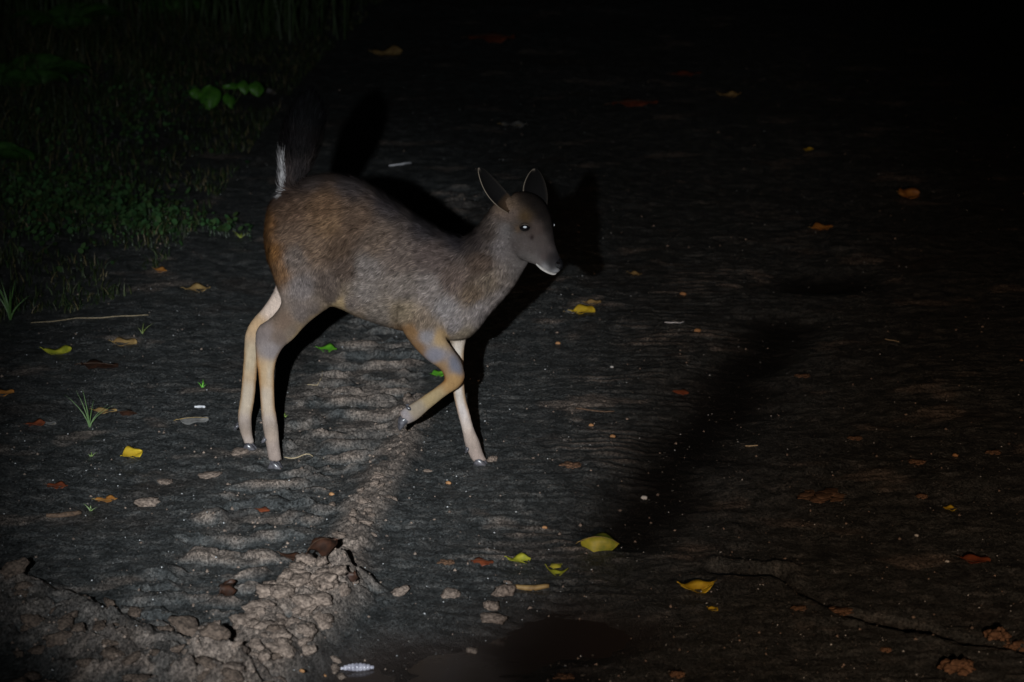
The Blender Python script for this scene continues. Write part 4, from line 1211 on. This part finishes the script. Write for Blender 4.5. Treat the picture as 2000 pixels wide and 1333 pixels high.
# fern: arching fronds with leaflets
def fern(px, py, nf_, length, seed, label):
    r = random.Random(seed)
    g = on_ground(px, py)
    root = empty('fern', g); tag(root, label, 'fern', 'ferns on the verge')
    for i in range(nf_):
        yaw = 2 * math.pi * i / nf_ + r.uniform(-.3, .3); Lf = length * r.uniform(.7, 1.1)
        Vs, Fs = [], []
        pts = []
        for k in range(15):
            t = k / 14
            rad = Lf * (t * .85); z = Lf * (1.05 * t - .85 * t * t)
            pts.append(Vector((math.cos(yaw) * rad, math.sin(yaw) * rad, z - .01)))
        Vt, Ft = tube(pts, [.004 * (1 - .8 * k / 14) for k in range(15)], 5)
        Vs += Vt; Fs += Ft
        for k in range(1, 14):
            for q in range(2):
                t = (k + q * .5) / 14
                j = min(int(t * 14), 13); c = pts[j].lerp(pts[j + 1], t * 14 - j)
                d = (pts[j + 1] - pts[j]).normalized()
                s = d.cross(Vector((0, 0, 1))).normalized()
                ll = Lf * .30 * math.sin(math.pi * min(1, t * .9 + .1)) ** .8
                for sg in (-1, 1):
                    tipp = c + s * sg * ll + d * ll * .35 - Vector((0, 0, ll * .25))
                    wv = d * ll * .09
                    b = len(Vs)
                    mdl = c.lerp(tipp, .45) + Vector((0, 0, .01))
                    Vs += [c, mdl - wv, tipp, mdl + wv]; Fs += [(b, b + 1, b + 2), (b, b + 2, b + 3)]
        mesh_obj('frond', Vs, Fs, fern_m, root, False)
fern_m = noise_mat('fern_green', (.02, .07, .012), (.045, .13, .022), 20, .5)
fern(45, 175, 11, .55, 3, 'large spreading dark green fern at the left of the verge')
fern(-40, 330, 9, .42, 4, 'fern partly in view below the large spreading fern')
fern(130, 60, 9, .5, 5, 'dim fern behind the large spreading fern')
fern(330, 30, 9, .5, 6, 'dim fern at the back among tall grass stems')

# small sprigs
def sprig(px, py, nb, h, label, seed, col=(.10, .26, .04), spread=.5, wid=.0022):
    r = random.Random(seed)
    g = on_ground(px, py)
    root = empty('grass_sprig', g); tag(root, label, 'sprig', 'sprigs growing from the mud')
    m = noise_mat('sprig_green', tuple(c * .7 for c in col), col, 50, .45)
    for i in range(nb):
        yaw = r.uniform(0, 6.28) if i else 1.5; ln = h * r.uniform(.6, 1.05); le = r.uniform(.15, spread)
        if i == 1: yaw = 0.2; le = spread
        if i == 2: yaw = 2.9; le = spread * .7
        dv = Vector((math.cos(yaw), math.sin(yaw), 0)); sv = Vector((1, .3, 0)) * wid
        Vs, Fs = [], []
        for k in range(6):
            t = k / 5
            c = dv * (ln * le * t ** 1.6) + Vector((0, 0, ln * (t - .25 * le * t * t) - .006))
            w_ = (1 - t ** 1.5) * (.5 + .5 * min(1, t * 3)) + .04
            Vs += [c - sv * w_, c + Vector((0, -.0012 * w_, 0)), c + sv * w_]
            if k:
                b = 3 * k
                Fs += [(b - 3, b - 2, b + 1, b), (b - 2, b - 1, b + 2, b + 1)]
        mesh_obj('blade', Vs, Fs, m, root)
sprig(175, 835, 6, .165, 'tall thin grass sprig standing alone in the dark mud', 1, (.12, .22, .07), .9)
sprig(395, 757, 5, .035, 'tiny bright green seedling left of the hind legs', 2, (.12, .42, .03), .8, .003)
sprig(178, 892, 4, .03, 'tiny pale seedling left of the propped yellow leaf', 3, (.20, .30, .08), .9, .003)
sprig(177, 998, 5, .035, 'tiny pale green seedling below the orange brown leaf', 4, (.20, .30, .10), 1.0, .003)
sprig(278, 652, 4, .06, 'thin sprout beside the rounded tan leaf', 5, (.18, .24, .06), .8)
sprig(20, 625, 8, .19, 'grass tuft with broad blades at the front corner of the verge', 6, (.09, .20, .05), .7, .005)
sprig(556, 815, 3, .03, 'tiny green shoot showing between the hind legs', 7, (.2, .3, .03), .8, .003)
sprig(470, 465, 5, .05, 'low yellow green shoot on the mud behind the rump', 8, (.28, .34, .04), 1.2, .003)
